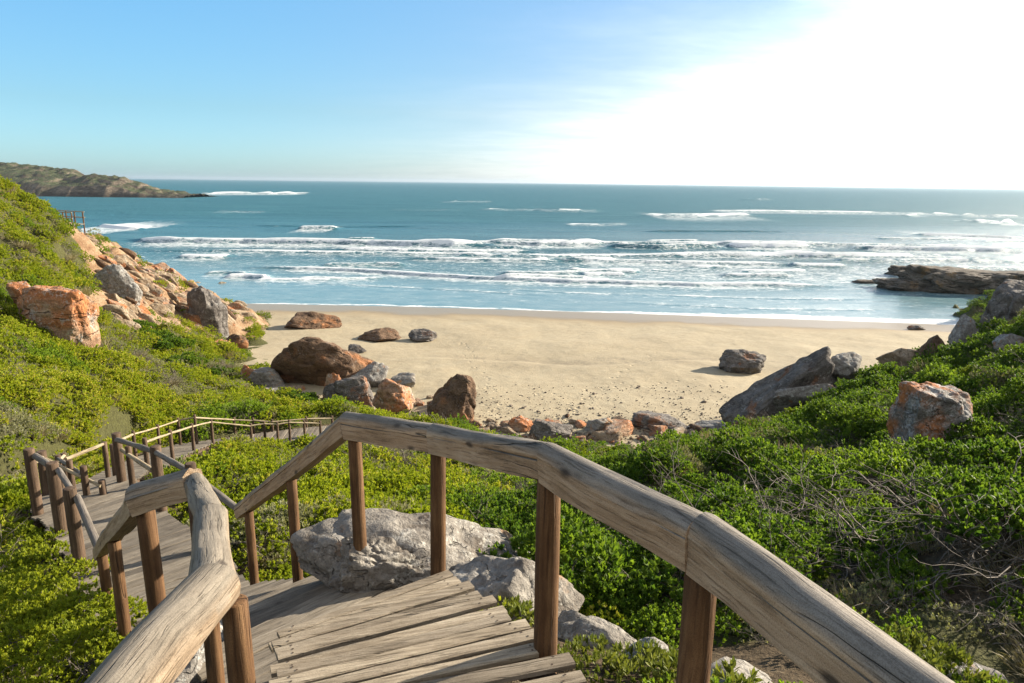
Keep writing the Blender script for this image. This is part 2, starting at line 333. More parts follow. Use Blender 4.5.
def sand_mat():
    m, k, out = mat('beach_sand'); co = k.n('ShaderNodeTexCoord').outputs['Object']
    a = k.noise(co, 0.12, 5, 0.6); b = k.noise(co, 1.4, 5, 0.65); c = k.noise(co, 9, 4, 0.7); g = k.noise(co, 150, 2)
    wet = k.maprange(k.math('MULTIPLY_ADD', k.math('SUBTRACT', a, 0.5), 0.5, k.attr('wet')), 0.15, 0.9)
    dry = k.ramp(k.math('ADD', k.math('MULTIPLY', b, 0.5), k.math('ADD', k.math('MULTIPLY', a, 0.3), k.math('MULTIPLY', c, 0.2))), [(0.36, (0.262, 0.211, 0.130)), (0.6, (0.335, 0.282, 0.186))])
    # trodden, churned patches with shell and weed scraps
    sp = k.math('MULTIPLY', k.maprange(k.voro(co, 3.0), 0.05, 0.13, 1.0, 0.0), k.maprange(k.math('ADD', k.attr('litter'), k.math('MULTIPLY', b, 0.3)), 0.45, 0.7))
    dry = k.mix(k.math('MULTIPLY', sp, 0.45), dry, (0.09, 0.065, 0.042, 1))
    dry = k.mix(k.math('MULTIPLY', k.maprange(c, 0.5, 0.75), 0.22), dry, (0.185, 0.148, 0.09, 1))
    wr = k.math('MULTIPLY', k.attr('wrack'), k.maprange(k.math('MULTIPLY_ADD', c, .4, k.math('MULTIPLY', b, .6)), .42, .6)); dry = k.mix(k.math('MULTIPLY', wr, .75), dry, (.13, .10, .065, 1))
    col = k.mix(k.math('MULTIPLY', wet, 0.85), dry, (0.20, 0.140, 0.068, 1))
    col = k.mix(k.math('MULTIPLY', g, 0.15), col, (0.2, 0.15, 0.1, 1))
    rg = k.maprange(wet, 0.4, 1.0, 0.92, 0.30)
    pit = k.math('ADD', k.math('MULTIPLY', c, 0.6), k.math('ADD', k.math('MULTIPLY', b, 0.9), k.math('MULTIPLY', k.voro(k.vadd(co, k.noise(co, 1.1, 3, .6, out=1)), 1.7), 0.35)))
    pit = k.math('SUBTRACT', pit, k.math('MULTIPLY', k.math('MULTIPLY', k.attr('trail'), k.maprange(k.voro(co, 1.5), .12, .26, 1.0, 0.0)), 2.2))
    st = k.n('ShaderNodeBump'); k.L.new(pit, st.inputs['Height']); st.inputs['Distance'].default_value = 0.10
    k.L.new(k.maprange(wet, 0.0, 0.5, 0.55, 0.04), st.inputs['Strength'])
    n = k.bump(g, 0.3, 0.01, st.outputs[0])
    principled(k, out, col, rg, n, 0.35); return m
M['sand'] = sand_mat()

def water_mat():
    m, k, out = mat('sea_water'); co = k.n('ShaderNodeTexCoord').outputs['Object']
    foam = k.attr('foam'); lace = k.attr('lace'); sh = k.attr('shallow')
    n0 = k.noise(k.vscale(co, (0.22, 1, 1)), 0.07, 8, 0.72); n1 = k.noise(k.vscale(co, (0.5, 1, 1)), 0.55, 6, 0.65, 0.3); n2 = k.noise(k.vscale(co, (0.6, 1, 1)), 2.4, 5, 0.65)
    deep = k.ramp(n0, [(0.35, (0.022, 0.092, 0.118)), (0.65, (0.045, 0.138, 0.160))])
    col = k.mix(sh, deep, k.ramp(n1, [(0.35, (0.10, 0.185, 0.205)), (0.65, (0.175, 0.25, 0.262))]))
    # foam: solid on the breaking crests, torn into lace behind them
    v = k.vadd(k.vscale(co, (0.45, 1, 1)), k.noise(co, 0.6, 3, 0.5, out=1))
    lc = k.maprange(k.voro(v, 0.9, 'DISTANCE_TO_EDGE'), 0.0, 0.16, 1.0, 0.0)
    tex = k.math('ADD', k.math('MULTIPLY', n1, 0.55), k.math('MULTIPLY', n2, 0.45))
    fs = k.maprange(k.math('ADD', foam, k.math('MULTIPLY', k.math('SUBTRACT', tex, 0.5), 1.5)), 0.34, 0.62)
    fl = k.math('MULTIPLY', k.maprange(k.math('ADD', k.math('ADD', k.math('MULTIPLY', lace, 0.85), k.math('MULTIPLY', lc, 0.22)), k.math('MULTIPLY', k.math('SUBTRACT', tex, 0.5), 1.7)), 0.42, 0.85), 0.75)
    caps = k.math('MULTIPLY', k.maprange(k.noise(k.vscale(co, (0.28, 1, 1)), 0.16, 5, 0.72), 0.70, 0.735), k.attr('open'))
    ff = k.math('MAXIMUM', k.math('MAXIMUM', fs, fl), k.math('MULTIPLY', caps, 0.8))
    cv = k.n('ShaderNodeBump'); k.L.new(k.math('ADD', k.math('MULTIPLY', n0, 4.0), k.math('ADD', k.math('MULTIPLY', n1, 1.0), k.math('MULTIPLY', n2, 0.3))), cv.inputs['Height'])
    cv.inputs['Distance'].default_value = 0.9; k.L.new(k.attr('chop'), cv.inputs['Strength'])
    b = k.n('ShaderNodeBsdfPrincipled'); k.L.new(col, b.inputs['Base Color']); k.L.new(k.maprange(k.attr('open'), 0.0, 0.9, 0.2, 0.5), b.inputs['Roughness'])
    b.inputs['IOR'].default_value = 1.33; b.inputs['Specular IOR Level'].default_value = 0.30; k.L.new(cv.outputs[0], b.inputs['Normal'])
    fo = k.n('ShaderNodeBsdfDiffuse'); fo.inputs[0].default_value = (0.62, 0.64, 0.64, 1); k.L.new(k.bump(tex, 0.8, 0.5), fo.inputs['Normal'])
    mx = k.n('ShaderNodeMixShader'); k.L.new(ff, mx.inputs[0]); k.L.new(b.outputs[0], mx.inputs[1]); k.L.new(fo.outputs[0], mx.inputs[2])
    k.L.new(mx.outputs[0], out.inputs[0]); return m
M['water'] = water_mat()

def headland_mat():
    m, k, out = mat('headland_scrub_and_cliff'); co = k.n('ShaderNodeTexCoord').outputs['Object']
    gn = k.n('ShaderNodeNewGeometry').outputs['Normal']; s = k.n('ShaderNodeSeparateXYZ'); k.L.new(gn, s.inputs[0])
    a = k.noise(k.vscale(co, (1, 1, 3)), 0.05, 7, 0.65); b = k.noise(k.vscale(co, (1, 1, 2.5)), 0.22, 6, 0.7)
    scrub = k.ramp(b, [(0.35, (0.022, 0.032, 0.017)), (0.54, (0.055, 0.068, 0.034)), (0.74, (0.14, 0.122, 0.08))])
    cliff = k.ramp(k.math('MULTIPLY_ADD', a, 0.5, k.math('MULTIPLY', b, 0.5)), [(0.36, (0.04, 0.034, 0.03)), (0.5, (0.13, 0.105, 0.08)), (0.64, (0.26, 0.205, 0.15))])
    f = k.maprange(k.math('MULTIPLY_ADD', k.math('SUBTRACT', b, 0.5), 0.9, s.outputs[2]), 0.82, 0.99)
    z = k.n('ShaderNodeSeparateXYZ'); k.L.new(co, z.inputs[0])
    low = k.maprange(k.math('MULTIPLY_ADD', b, 3.0, z.outputs[2]), 2.5, 6.5, 1.0, 0.0)
    col = k.mix(k.math('MULTIPLY', low, 0.8), k.mix(f, cliff, scrub), (0.05, 0.042, 0.036, 1))
    principled(k, out, col, 0.95, k.bump(b, 0.8, 2.5), 0.1); return m
M['headland'] = headland_mat()
M['lip'] = M['rock_brown']

# ------------------------------------------------------------------ walkway lay-out (metres; points as left / right edges with deck height)
def V3(p, z=None): p = np.array(p, float); return p if z is None else np.array([p[0], p[1], z])
# foreground handrail centre lines
RR = [at(985, 750, 1.12), at(703, 541, 2.02), at(548, 461, 2.83), at(436, 437, 3.93), at(348, 424, 4.65), at(240, 511, 6.95)]
LL = [at(70, 760, 1.10), at(214, 588, 1.90), at(213, 520, 2.62), at(196, 483, 3.42), at(139, 499, 3.62), at(98, 552, 6.3)]
zE = EYE
UP_R = [(1.25, .55, zE - 1.90), (.64, 2.02, zE - 1.95), (.20, 2.83, zE - 2.05), (-.12, 3.40, zE - 2.20), (-.44, 3.98, zE - 2.36)]
UP_L = [(-.70, .60, zE - 1.90), (-.78, 1.70, zE - 1.95), (-.92, 2.42, zE - 2.05), (-1.10, 2.90, zE - 2.20), (-1.24, 3.32, zE - 2.36)]
LAND_R = [(-.50, 4.02, zE - 2.80), (-1.10, 4.72, zE - 2.86)]
LAND_L = [(-1.30, 3.34, zE - 2.80), (-2.02, 3.66, zE - 2.86)]
ST_R = [(-1.12, 4.74, zE - 2.92), (-2.92, 7.0, zE - 4.44)]
ST_L = [(-2.04, 3.68, zE - 2.92), (-4.02, 6.28, zE - 4.44)]
MID_L = [(-4.05, 6.30, zE - 4.46), (-5.10, 7.5, zE - 4.54), (-6.06, 8.62, zE - 4.64), (-6.84, 9.35, zE - 4.74), (-7.50, 10.5, zE - 5.0)]
MID_R = [(-2.95, 7.05, zE - 4.46), (-4.25, 8.35, zE - 4.54), (-5.4, 9.65, zE - 4.66), (-6.2, 10.55, zE - 4.80), (-6.45, 11.5, zE - 5.0)]
FARP = [((145, 480), 14.9), ((171.5, 461), 18.9), ((193, 450.5), 22.4), ((212, 443), 25.6)]
FR = [at(*p, Y) for p, Y in FARP]
FAR_R = [(-6.5, 11.55, zE - 5.05)] + [tuple(p) for p in FR]
FAR_L = [(-7.55, 10.6, zE - 5.05)]
for i, p in enumerate(FR):
    q = FR[min(i + 1, 3)] - FR[max(i - 1, 0)] if i else FR[1] - FR[0]; q = q[:2] / np.linalg.norm(q[:2])
    FAR_L.append((p[0] - q[1] * 1.45, p[1] + q[0] * 1.45, p[2]))
TR_R = [(FR[3][0] + .05, FR[3][1] + .1, FR[3][2] - .02)] + [tuple(at(x, y, Y)) for x, y, Y in ((251, 446, 26.6), (289, 441, 27.4), (320, 437.5, 28.2), (352, 436, 28.8))]
TR_L = [(FAR_L[-1][0], FAR_L[-1][1] + .1, FAR_L[-1][2] - .02)] + [(x - .1, y + 1.5, z) for x, y, z in TR_R[1:]]
DECKS = [(UP_L, UP_R), (LAND_L, LAND_R), (ST_L, ST_R), (MID_L, MID_R), (FAR_L, FAR_R), (TR_L, TR_R)]
DECK_S = []                                 # sample points on the walkway: x, y, z, half width
for a, b in DECKS:
    for t in np.linspace(0, 1, 60):
        p, q = polyline(a, t), polyline(b, t)
        for s in np.linspace(0, 1, 5):
            c = p * (1 - s) + q * s; DECK_S.append((c[0], c[1], c[2]))
DECK_S = np.array(DECK_S)
def deck_dist(x, y):
    """distance in plan to the nearest walkway sample, and that sample's height"""
    x = np.asarray(x, float).ravel(); y = np.asarray(y, float).ravel(); d = np.full(len(x), 1e9); h = np.zeros(len(x))
    near = (y < 32) & (x > -20) & (x < 4); ii = np.where(near)[0]
    for c in range(0, len(ii), 4000):
        j = ii[c:c + 4000]; dd = (x[j, None] - DECK_S[None, :, 0]) ** 2 + (y[j, None] - DECK_S[None, :, 1]) ** 2
        k = dd.argmin(1); d[j] = np.sqrt(dd[np.arange(len(j)), k]); h[j] = DECK_S[k, 2]
    return d, h

# ------------------------------------------------------------------ ground: hillside, beach, sea, far headland
CTRL = []
def cp(px, py, Y, dz=0): p = at(px, py, Y); CTRL.append((p[0], p[1], p[2] + dz))
def cw(x, y, d): CTRL.append((x, y, EYE - d))
# around the boardwalk (a little below its decks)
for x, y, z in (UP_R[0], UP_R[2], UP_R[4], UP_L[2], LAND_L[1], LAND_R[1]): cw(x, y, EYE - z + 0.38)
for t in (0.35, 0.7, 1.0):
    for s in (ST_L, ST_R): p = polyline(s, t); cw(p[0], p[1], EYE - p[2] + 0.45)
for p in MID_L[1:] + MID_R[1:]: cw(p[0], p[1], EYE - p[2] + 0.38)
for p in FAR_R[1:] + FAR_L[1:]: cw(p[0], p[1], EYE - p[2] + 0.25)
for p in TR_R[1:] + TR_L[1:]: cw(p[0], p[1], EYE - p[2] + 0.12)
# behind and beside the camera
for p in ((0, -8, 1.0), (6, -6, 0.2), (-6, -6, 1.2), (14, 0, 0.2), (-14, 0, 3.2), (-3.2, 2.0, 3.2), (-4.6, 5.2, 4.35), (-6.2, 6.6, 4.8), (-9, 7.5, 5.0), (-16, 8, 4.6), (26, 12, 0.6), (38, 30, -1), (-30, 20, 3.0), (-48, 36, -3)): cw(*p)
# left of and above the lower walkway
for p in ((0, 470, 12.5), (0, 430, 17), (20, 400, 22), (0, 370, 26), (100, 400, 25), (150, 420, 24), (200, 405, 33), (100, 360, 36), (250, 415, 35), (40, 345, 31), (0, 300, 37), (0, 250, 46), (0, 181, 58), (60, 240, 58),
          (50, 219, 65), (100, 247, 71), (150, 268, 76), (190, 292, 80), (235, 309, 84), (120, 300, 56), (100, 320, 47), (160, 320, 55), (200, 342, 56), (180, 375, 44), (228, 392, 44)): cp(*p)
for p in ((-62, 72, 4), (-56, 84, 10), (-48, 92, 15), (-38, 98, 18), (-75, 60, -1), (-80, 84, 9), (-72, 105, 18), (-30, 96, 18.5), (-24, 90, 18)): cw(*p)
# the slope below the far walkway and the middle slope
for p in ((300, 476, 18), (300, 520, 11.5), (240, 500, 12.5), (400, 480, 16), (400, 450, 22), (480, 500, 13), (480, 450, 25), (560, 485, 20), (420, 432, 30), (300, 418, 34)): cp(*p)
for p in ((640, 470, 23), (700, 480, 18), (700, 520, 11.5), (640, 590, 7.2), (720, 600, 6.2), (850, 520, 8.6), (1000, 570, 5.4), (1000, 490, 9), (940, 462, 14), (850, 445, 22), (780, 432, 30), (1024, 430, 16)): cp(*p)
for p in ((740, 446, 36), (800, 415, 35), (1024, 358, 30), (950, 362, 36), (900, 380, 38), (850, 395, 37), (1010, 335, 42)): cp(*p, dz=-.55)
# the near rock and soil ledge beside the deck
for p in ((590, 640, 3.7), (660, 655, 3.4), (760, 668, 3.0), (880, 640, 3.5), (980, 680, 3.2), (480, 590, 4.4)): cp(*p, dz=-.12)
for p in ((500, 440, 36), (560, 446, 34.5), (620, 450, 33.5), (680, 452, 33)): cp(*p, dz=-.75)
for p in ((560, 466, 27), (640, 472, 25)): cp(*p, dz=-.2)
for p in ((300, 456, 22.5), (240, 458, 22), (330, 452, 24), (270, 452, 24.3)): cp(*p, dz=-.65)
# beneath the beach
for p in ((330, 385, 48), (500, 420, 41), (600, 425, 40), (690, 430, 39.5), (270, 350, 60), (720, 410, 43)): cp(*p, dz=-.9)
for p in ((-12, 60, 17.2), (0, 52, 17), (10, 52, 17), (20, 56, 17), (30, 62, 16.6), (40, 62, 16.5), (47, 46, 7.5), (-14, 80, 19), (10, 80, 20), (40, 86, 19), (60, 70, 12), (62, 42, 2)): cw(*p)
CT = np.array(CTRL)
def tps_fit(P, v, lam=0.02):
    n = len(P); d = np.linalg.norm(P[:, None] - P[None], axis=2); K = np.where(d > 0, d * d * np.log(d + 1e-9), 0) + lam * np.eye(n) * 10
    A = np.zeros((n + 3, n + 3)); A[:n, :n] = K; A[:n, n] = 1; A[:n, n + 1:] = P; A[n, :n] = 1; A[n + 1:, :n] = P.T
    return np.linalg.solve(A, np.r_[v, 0, 0, 0])
TW = tps_fit(CT[:, :2], CT[:, 2])
def hill_base(x, y):
    x = np.asarray(x, float); sh = x.shape; x = x.ravel(); y = np.asarray(y, float).ravel(); o = np.zeros(len(x)); n = len(CT)
    for c in range(0, len(x), 20000):
        s = slice(c, c + 20000); d2 = (x[s, None] - CT[None, :, 0]) ** 2 + (y[s, None] - CT[None, :, 1]) ** 2
        o[s] = 0.5 * (d2 * np.log(d2 + 1e-12)) @ TW[:n] + TW[n] + TW[n + 1] * x[s] + TW[n + 2] * y[s]
    return o.reshape(sh)
def hit(px, py, y0=30., y1=110.):
    """where the line of sight at that picture position meets the bare hill form"""
    Ys = np.linspace(y0, y1, 320); P_ = np.array([at(px, py, q) for q in Ys]); k = np.where(P_[:, 2] < hill_base(P_[:, 0], P_[:, 1]))[0]
    return P_[k[0]] if len(k) else P_[-1]
CRAG_PX = [(48, 216), (75, 228), (100, 241), (130, 258), (152, 266), (190, 288), (240, 306), (258, 322), (232, 330), (205, 330), (178, 318), (150, 322), (118, 330), (100, 312), (110, 290), (98, 264), (74, 238)]
CRAG = np.array([hit(*p)[:2] for p in CRAG_PX])
def rockiness(x, y):
    """1 on the bare rocky spine that runs down to the sea on the left"""
    x = np.asarray(x, float); y = np.asarray(y, float); xx = x + 1.6 * fbm(x / 4, y / 4, seed=5); yy = y + 1.6 * fbm(x / 4, y / 4, seed=6); ins = np.zeros(x.shape, bool); d = np.full(x.shape, 1e9)
    for a, b in zip(CRAG, np.roll(CRAG, -1, 0)):
        c = (a[1] > yy) != (b[1] > yy); ins ^= c & (xx < (b[0] - a[0]) * (yy - a[1]) / (b[1] - a[1] + 1e-12) + a[0])
        ab = b - a; t = np.clip(((xx - a[0]) * ab[0] + (yy - a[1]) * ab[1]) / (ab @ ab), 0, 1); d = np.minimum(d, np.hypot(xx - a[0] - t * ab[0], yy - a[1] - t * ab[1]))
    return np.where(ins, 1.0, 1 - sstep(0, 2.5, d))
def hill(x, y):
    x = np.asarray(x, float); y = np.asarray(y, float)
    z = hill_base(x, y); Y = np.hypot(x, y)
    amp = 0.12 + 0.42 * sstep(5, 14, Y) + 0.35 * sstep(30, 60, Y)
    z = z + amp * fbm(x / 2.6, y / 2.6, seed=3, oct=4) * 1.3 + 0.5 * sstep(14, 40, Y) * fbm(x / 9, y / 9, seed=9, oct=3)
    bil = np.abs(vnoise(x / 1.9 + 3, y / 1.9, seed=81)) * .62 + np.abs(vnoise(x / .85, y / .85, seed=83)) * .3
    nb_ = at(938, 463, 14.2); flat = np.exp(-(((x - nb_[0]) ** 2 + (y - nb_[1]) ** 2) / 1.9 ** 2)); bil = bil * (1 - flat) + .08 * flat
    z = z + (bil - .26) * sstep(-.2, .8, z - sand_z(x, y)) * sstep(4.2, 7, Y) * (.55 + 1.15 * sstep(-2, 4, x)) * (1 + .5 * sstep(20, 45, Y))
    rk = rockiness(x, y); z = z + rk * (0.9 * np.abs(fbm(x / 2.2 + 7, y / 4.0, seed=21, oct=5)) - 0.2)
    d, h = deck_dist(x, y); d = d.reshape(x.shape); h = h.reshape(x.shape)
    return np.where(d < 1.6, np.minimum(z, h - 0.24 + 0.35 * np.maximum(0, d - 0.35)), z)
SHORE = np.array([atz(*p, 0.0)[:2] for p in ((150, 297), (240, 303.5), (400, 306.5), (600, 312.5), (800, 319.5), (940, 324.5), (1024, 327))])
def shore(x): return np.interp(x, SHORE[:, 0], SHORE[:, 1])
def sand_z(x, y):
    s = shore(x) - y
    z = np.where(s > 0, 1.45 * (1 - np.exp(-np.maximum(s, 0) / 26.0)), s * 0.05)
    step = atz(430, 345, 1.2)[1]; led = (step - 5.5 + 1.6 * vnoise(x / 7, x * 0, seed=4)) - y
    z = z + 0.24 * sstep(-0.5, 0.5, led) * sstep(-12, -4, x) * (1 - sstep(14, 22, x))
    return z + sstep(4, 12, s) * (0.09 * fbm(x / 3, y / 3, seed=31) + 0.22 * fbm(x / 11, y / 11, seed=33)) + sstep(26, 36, s) * 0.05 * fbm(x / .8, y / .8, seed=35)
def surf(x, y): return np.maximum(hill(x, y), sand_z(x, y))

def grid_faces(nx, ny):
    i = np.arange(nx * ny).reshape(ny, nx)
    return np.stack([i[:-1, :-1].ravel(), i[:-1, 1:].ravel(), i[1:, 1:].ravel(), i[1:, :-1].ravel()], 1)
# hillside
gx = np.concatenate([np.arange(-82, -40, .5), np.arange(-40, -14, .28), np.arange(-14, 16, .2), np.arange(16, 64, .4)]); gy = np.concatenate([np.arange(-9, 20, .2), np.arange(20, 46, .28), np.arange(46, 108, .5)])
X, Y = np.meshgrid(gx, gy); Z = hill(X, Y)
rk = rockiness(X, Y)
led = np.exp(-((X - 1.2) / 1.6) ** 2 - ((Y - 3.2) / 0.75) ** 2)
dd, _h = deck_dist(X, Y); dd = dd.reshape(X.shape)
green = np.clip(1.0 - 1.4 * led - 0.9 * (1 - sstep(0.3, 1.0, dd)) - 0.35 * sstep(0.15, 0.5, fbm(X / 4, Y / 4, seed=12)) - 0.7 * ((X > .06 * Y) & (X < 9) & (Y > 4.2) & (Y < 12.5)), 0, 1)
o = link_mesh('hillside', np.stack([X.ravel(), Y.ravel(), Z.ravel()], 1), grid_faces(len(gx), len(gy)), M['ground'], attrs={'green': green.ravel(), 'rocky': rk.ravel()}, smooth=True); tag(o, kind='structure')
# beach
gx = np.arange(-46, 62, .4); gy = np.arange(30, 112, .4); X, Y = np.meshgrid(gx, gy); Z = sand_z(X, Y); s = shore(X) - Y
wet = 1 - sstep(1.5, 15, s + 2.0 * fbm(X / 6, Y / 6, seed=40)); litter = sstep(24, 33, s) * 0.8
ln = np.exp(-((Y - (atz(430, 345, 1.2)[1] - 4.5 + 1.6 * vnoise(X / 7, X * 0, seed=4))) / 1.0) ** 2) * 0.9; litter = np.maximum(litter, ln * .6); l2 = np.exp(-((Y - (atz(600, 358, 1.3)[1] - 1.0 + 2.2 * vnoise(X / 9, X * 0, seed=14))) / 0.8) ** 2) * sstep(-6, 0, X); wrack = np.maximum(ln * sstep(-9, -4, X), l2 * .8)
trail = np.zeros(X.shape)
for q in (((462, 338), (478, 366), (486, 392), (500, 418)), ((660, 350), (620, 372), (585, 398), (560, 424)), ((720, 380), (600, 388), (520, 400))):
    L_ = resample(np.array([atz(a, b, 1.3)[:2] for a, b in q]), 60)
    for a in L_: trail = np.maximum(trail, np.exp(-((X - a[0]) ** 2 + (Y - a[1]) ** 2) / .55 ** 2))
o = link_mesh('beach_sand', np.stack([X.ravel(), Y.ravel(), Z.ravel()], 1), grid_faces(len(gx), len(gy)), M['sand'], attrs={'wet': wet.ravel(), 'litter': litter.ravel(), 'wrack': wrack.ravel(), 'trail': trail.ravel()}, smooth=True); tag(o, kind='structure')

# sea: crests listed as the picture shows them, turned into lines on the water
def crest(*pts): return np.array([atz(x, y, 0)[:2] for x, y in pts])
WAVES = [  # line, height, foam width in front, foam width behind, strength
    (crest((246, 267.5), (330, 270), (430, 276), (560, 282), (700, 286), (845, 287.5)), .42, .6, 2.4, 1.0),
    (crest((236, 281), (330, 285), (450, 290), (560, 296)), .06, .25, .8, .55),
    (crest((470, 287), (600, 295), (760, 299), (900, 300)), .06, .25, .9, .6),
    (crest((620, 303), (760, 309), (900, 311)), .05, .25, 1.0, .6),
    (crest((560, 262), (640, 263), (700, 264.5), (795, 266)), .5, .6, 5.0, 1.0),
    (crest((405, 259), (470, 261), (560, 262.5)), .42, .6, 2.5, .85),
    (crest((178, 257), (205, 257.5), (232, 257)), .5, .8, 3.5, .9),
    (crest((124, 240.5), (160, 242), (210, 243), (260, 243.5), (330, 244.5), (420, 246), (500, 247.5)), 1.0, 1.2, 7.5, 1.0),
    (crest((330, 249), (400, 251), (470, 252), (540, 252)), .5, 1.0, 8.0, .9),
    (crest((488, 245), (540, 246), (605, 246)), .9, 1.0, 5.0, 1.0),
    (crest((605, 247), (660, 249), (725, 248)), .8, .3, 3.0, .7),
    (crest((725, 247.5), (770, 248), (815, 248)), .9, 1.5, 7.0, 1.0),
    (crest((850, 249), (930, 250.5), (1024, 252.5)), .9, 1.2, 6.0, 1.0),
    (crest((120, 252), (300, 253), (500, 256), (640, 256), (900, 256)), .35, .8, 5.0, .75),
    (crest((420, 244), (640, 245), (850, 246.5), (1024, 248)), .6, 1.0, 6.0, .8),
    (crest((640, 256.5), (720, 256), (830, 257), (930, 259), (1024, 261)), .4, .8, 4.0, .85),
    (crest((915, 235), (980, 237), (1024, 239)), .6, 2.2, 16.0, 1.0),
    (crest((640, 216), (690, 217), (755, 216)), 1.2, 3.0, 30.0, .85),
    (crest((690, 211.5), (830, 213), (930, 214.5), (1010, 217)), 1.0, 2.0, 14.0, .85),
    (crest((965, 222), (1018, 224)), 1.3, 2.0, 18.0, .9),
    (crest((196, 194), (250, 194.3), (318, 194)), 2.0, 8.0, 50.0, .9),
    (crest((98, 226), (120, 228.5), (140, 230)), .6, 3.0, 22.0, 1.0),
    (crest((385, 210), (430, 210.5), (470, 210)), .4, 1.0, 5.0, .5),
    (crest((250, 226), (330, 227), (420, 227)), .25, .5, 2.0, .3),
    (crest((640, 231), (720, 231.5), (790, 232)), .3, .5, 3.0, .35),
]
_w = np.random.default_rng(31)
for _i in range(46):
    _py = _w.uniform(238, 284) if _i < 36 else _w.uniform(200, 236); _px = _w.uniform(200, 1000); _l = _w.uniform(25, 110) * (1 if _i < 36 else .7); _s = 1 + (_py < 236) * 1.5
    WAVES.append((crest((_px, _py), (_px + _l * .5, _py + _w.uniform(-.4, 1)), (_px + _l, _py + _w.uniform(-.5, 1.2))), _w.uniform(.15, .5) * _s, _w.uniform(.4, .9), _w.uniform(1.0, 4.5) * _s, _w.uniform(.55, .95)))
rows = np.concatenate([np.arange(62, 130, .35), np.arange(130, 260, .7)]); g = [260.]
while g[-1] < 20000: g.append(g[-1] * 1.022)
rows = np.r_[rows, g]; cols = np.linspace(-1.05, 1.05, 560)
Yv = np.repeat(rows[:, None], len(cols), 1); Xv = cols[None, :] * Yv
Xv = Xv * (1 + 0.0); foam = np.zeros_like(Xv); lace = np.zeros_like(Xv); Zv = np.zeros_like(Xv)
near = np.exp(-Yv / 900.0)
Zv += 0.10 * sstep(3, 18, Yv - shore(Xv)) * near * fbm(Xv / 14, Yv / 5, seed=50, oct=4) + 0.30 * sstep(20, 60, Yv - shore(Xv)) * near * fbm(Xv / 60, Yv / 14, seed=52, oct=3)
for line, hgt, wf, wb, st in WAVES:
    line = line[line[:, 0].argsort()]; yw = np.interp(Xv, line[:, 0], line[:, 1])
    L0, L1 = line[0, 0], line[-1, 0]; tl = (L1 - L0) * 0.14
    m = sstep(L0 - tl * .3, L0 + tl, Xv) * (1 - sstep(L1 - tl, L1 + tl * .3, Xv))
    sc = np.sqrt(np.mean(line[:, 1]) / 110.0)
    yw = yw + sc * (0.5 * fbm(Xv / 5, Xv * 0, seed=int(line[0, 1])) + 0.9 * vnoise(Xv / 22, Xv * 0, seed=int(line[0, 1]) + 3))
    dlt = Yv - yw
    br = 0.68 + 0.32 * sstep(-0.5, 0.35, vnoise(Xv / (9 * sc), Xv * 0, seed=int(line[0, 1]) + 9))
    prof = np.where(dlt < 0, np.exp(-(dlt / (0.55 * sc * (0.6 + hgt))) ** 2), np.exp(-(dlt / (3.2 * sc * (.5 + hgt))) ** 2))
    Zv += hgt * prof * m * (0.6 + 0.4 * br) * 1.5
    fm = np.where(dlt < 0, np.exp(-(dlt / wf) ** 2), np.exp(-np.abs(dlt / wb) ** 1.5)) * m * st * br
    foam = np.maximum(foam, fm)
    lace = np.maximum(lace, np.exp(-(np.maximum(0, np.abs(dlt) - wb * .5) / (2.5 * sc + wb * 1.2)) ** 2) * m * 0.72 * st)
sd = Yv - shore(Xv)
zone = sstep(12, 42, sd) * (1 - sstep(45, 110, sd)); rgt = sstep(-25, 40, Xv)
lace = np.maximum(lace, zone * (0.36 + 0.24 * rgt))
edge = np.exp(-((sd - 0.4 - 1.0 * fbm(Xv / 6, Xv * 0, seed=61)) / (0.6 + 2.4 * sstep(8, 40, Xv))) ** 2)
foam = np.maximum(foam, edge * (0.62 + 0.38 * sstep(5, 30, Xv))); lace = np.maximum(lace, np.exp(-(sd / 3.0) ** 2) * (0.30 + 0.4 * sstep(5, 35, Xv)))
shal = (1 - sstep(6, 80, sd)) * 0.95
lace = np.maximum(lace, .30 * sstep(1, 6, sd) * (1 - sstep(30, 50, sd)) * (.5 + .5 * np.abs(fbm(Xv / 26, Yv / 5, seed=64))) * (1 + .5 * rgt))
Zv = np.where(sd < 6, Zv * sstep(0, 6, sd), Zv)
op = sstep(150, 400, Yv) * 0.9
chop = 0.07 + 0.85 * sstep(14, 70, sd)
sea = link_mesh('sea_water', np.stack([Xv.ravel(), Yv.ravel(), Zv.ravel()], 1), grid_faces(len(cols), len(rows)), M['water'],
                attrs={'foam': foam.ravel(), 'lace': lace.ravel(), 'shallow': shal.ravel(), 'open': op.ravel(), 'chop': chop.ravel()}, smooth=True); tag(sea, kind='structure')

# far headland: a cliffed point with a hill rising behind it
RID = [(-160, 153, 760), (-60, 157, 760), (0, 163.0, 740), (40, 167, 720), (66, 170.5, 690), (78, 177.5, 660), (100, 176.5, 640), (122, 178.5, 630), (134, 183, 628), (146, 188, 626), (165, 191.5, 622), (192, 194.6, 620)]
RP = np.array([at(*p) for p in RID]); bx = RP[:, 0]
gx = np.linspace(bx[0], bx[-1], 300); gv = np.linspace(-1, 1, 70)
Xh = np.repeat(gx[None], 70, 0); top = np.interp(Xh, bx, RP[:, 2]); yc = np.interp(Xh, bx, RP[:, 1])
front = atz(100, 197.2, 0)[1] - 20 * sstep(-520, -700, Xh) + 10 * fbm(Xh / 25, Xh * 0, seed=71)
v = gv[:, None]
Yh = np.where(v < 0, yc + v * (yc - front), yc + v * 90)
pf = np.where(v < 0, sstep(-1.0, -0.62, v) * 0.62 + 0.38 * sstep(-0.7, 0.02, v), 1 - sstep(0, 1, v))
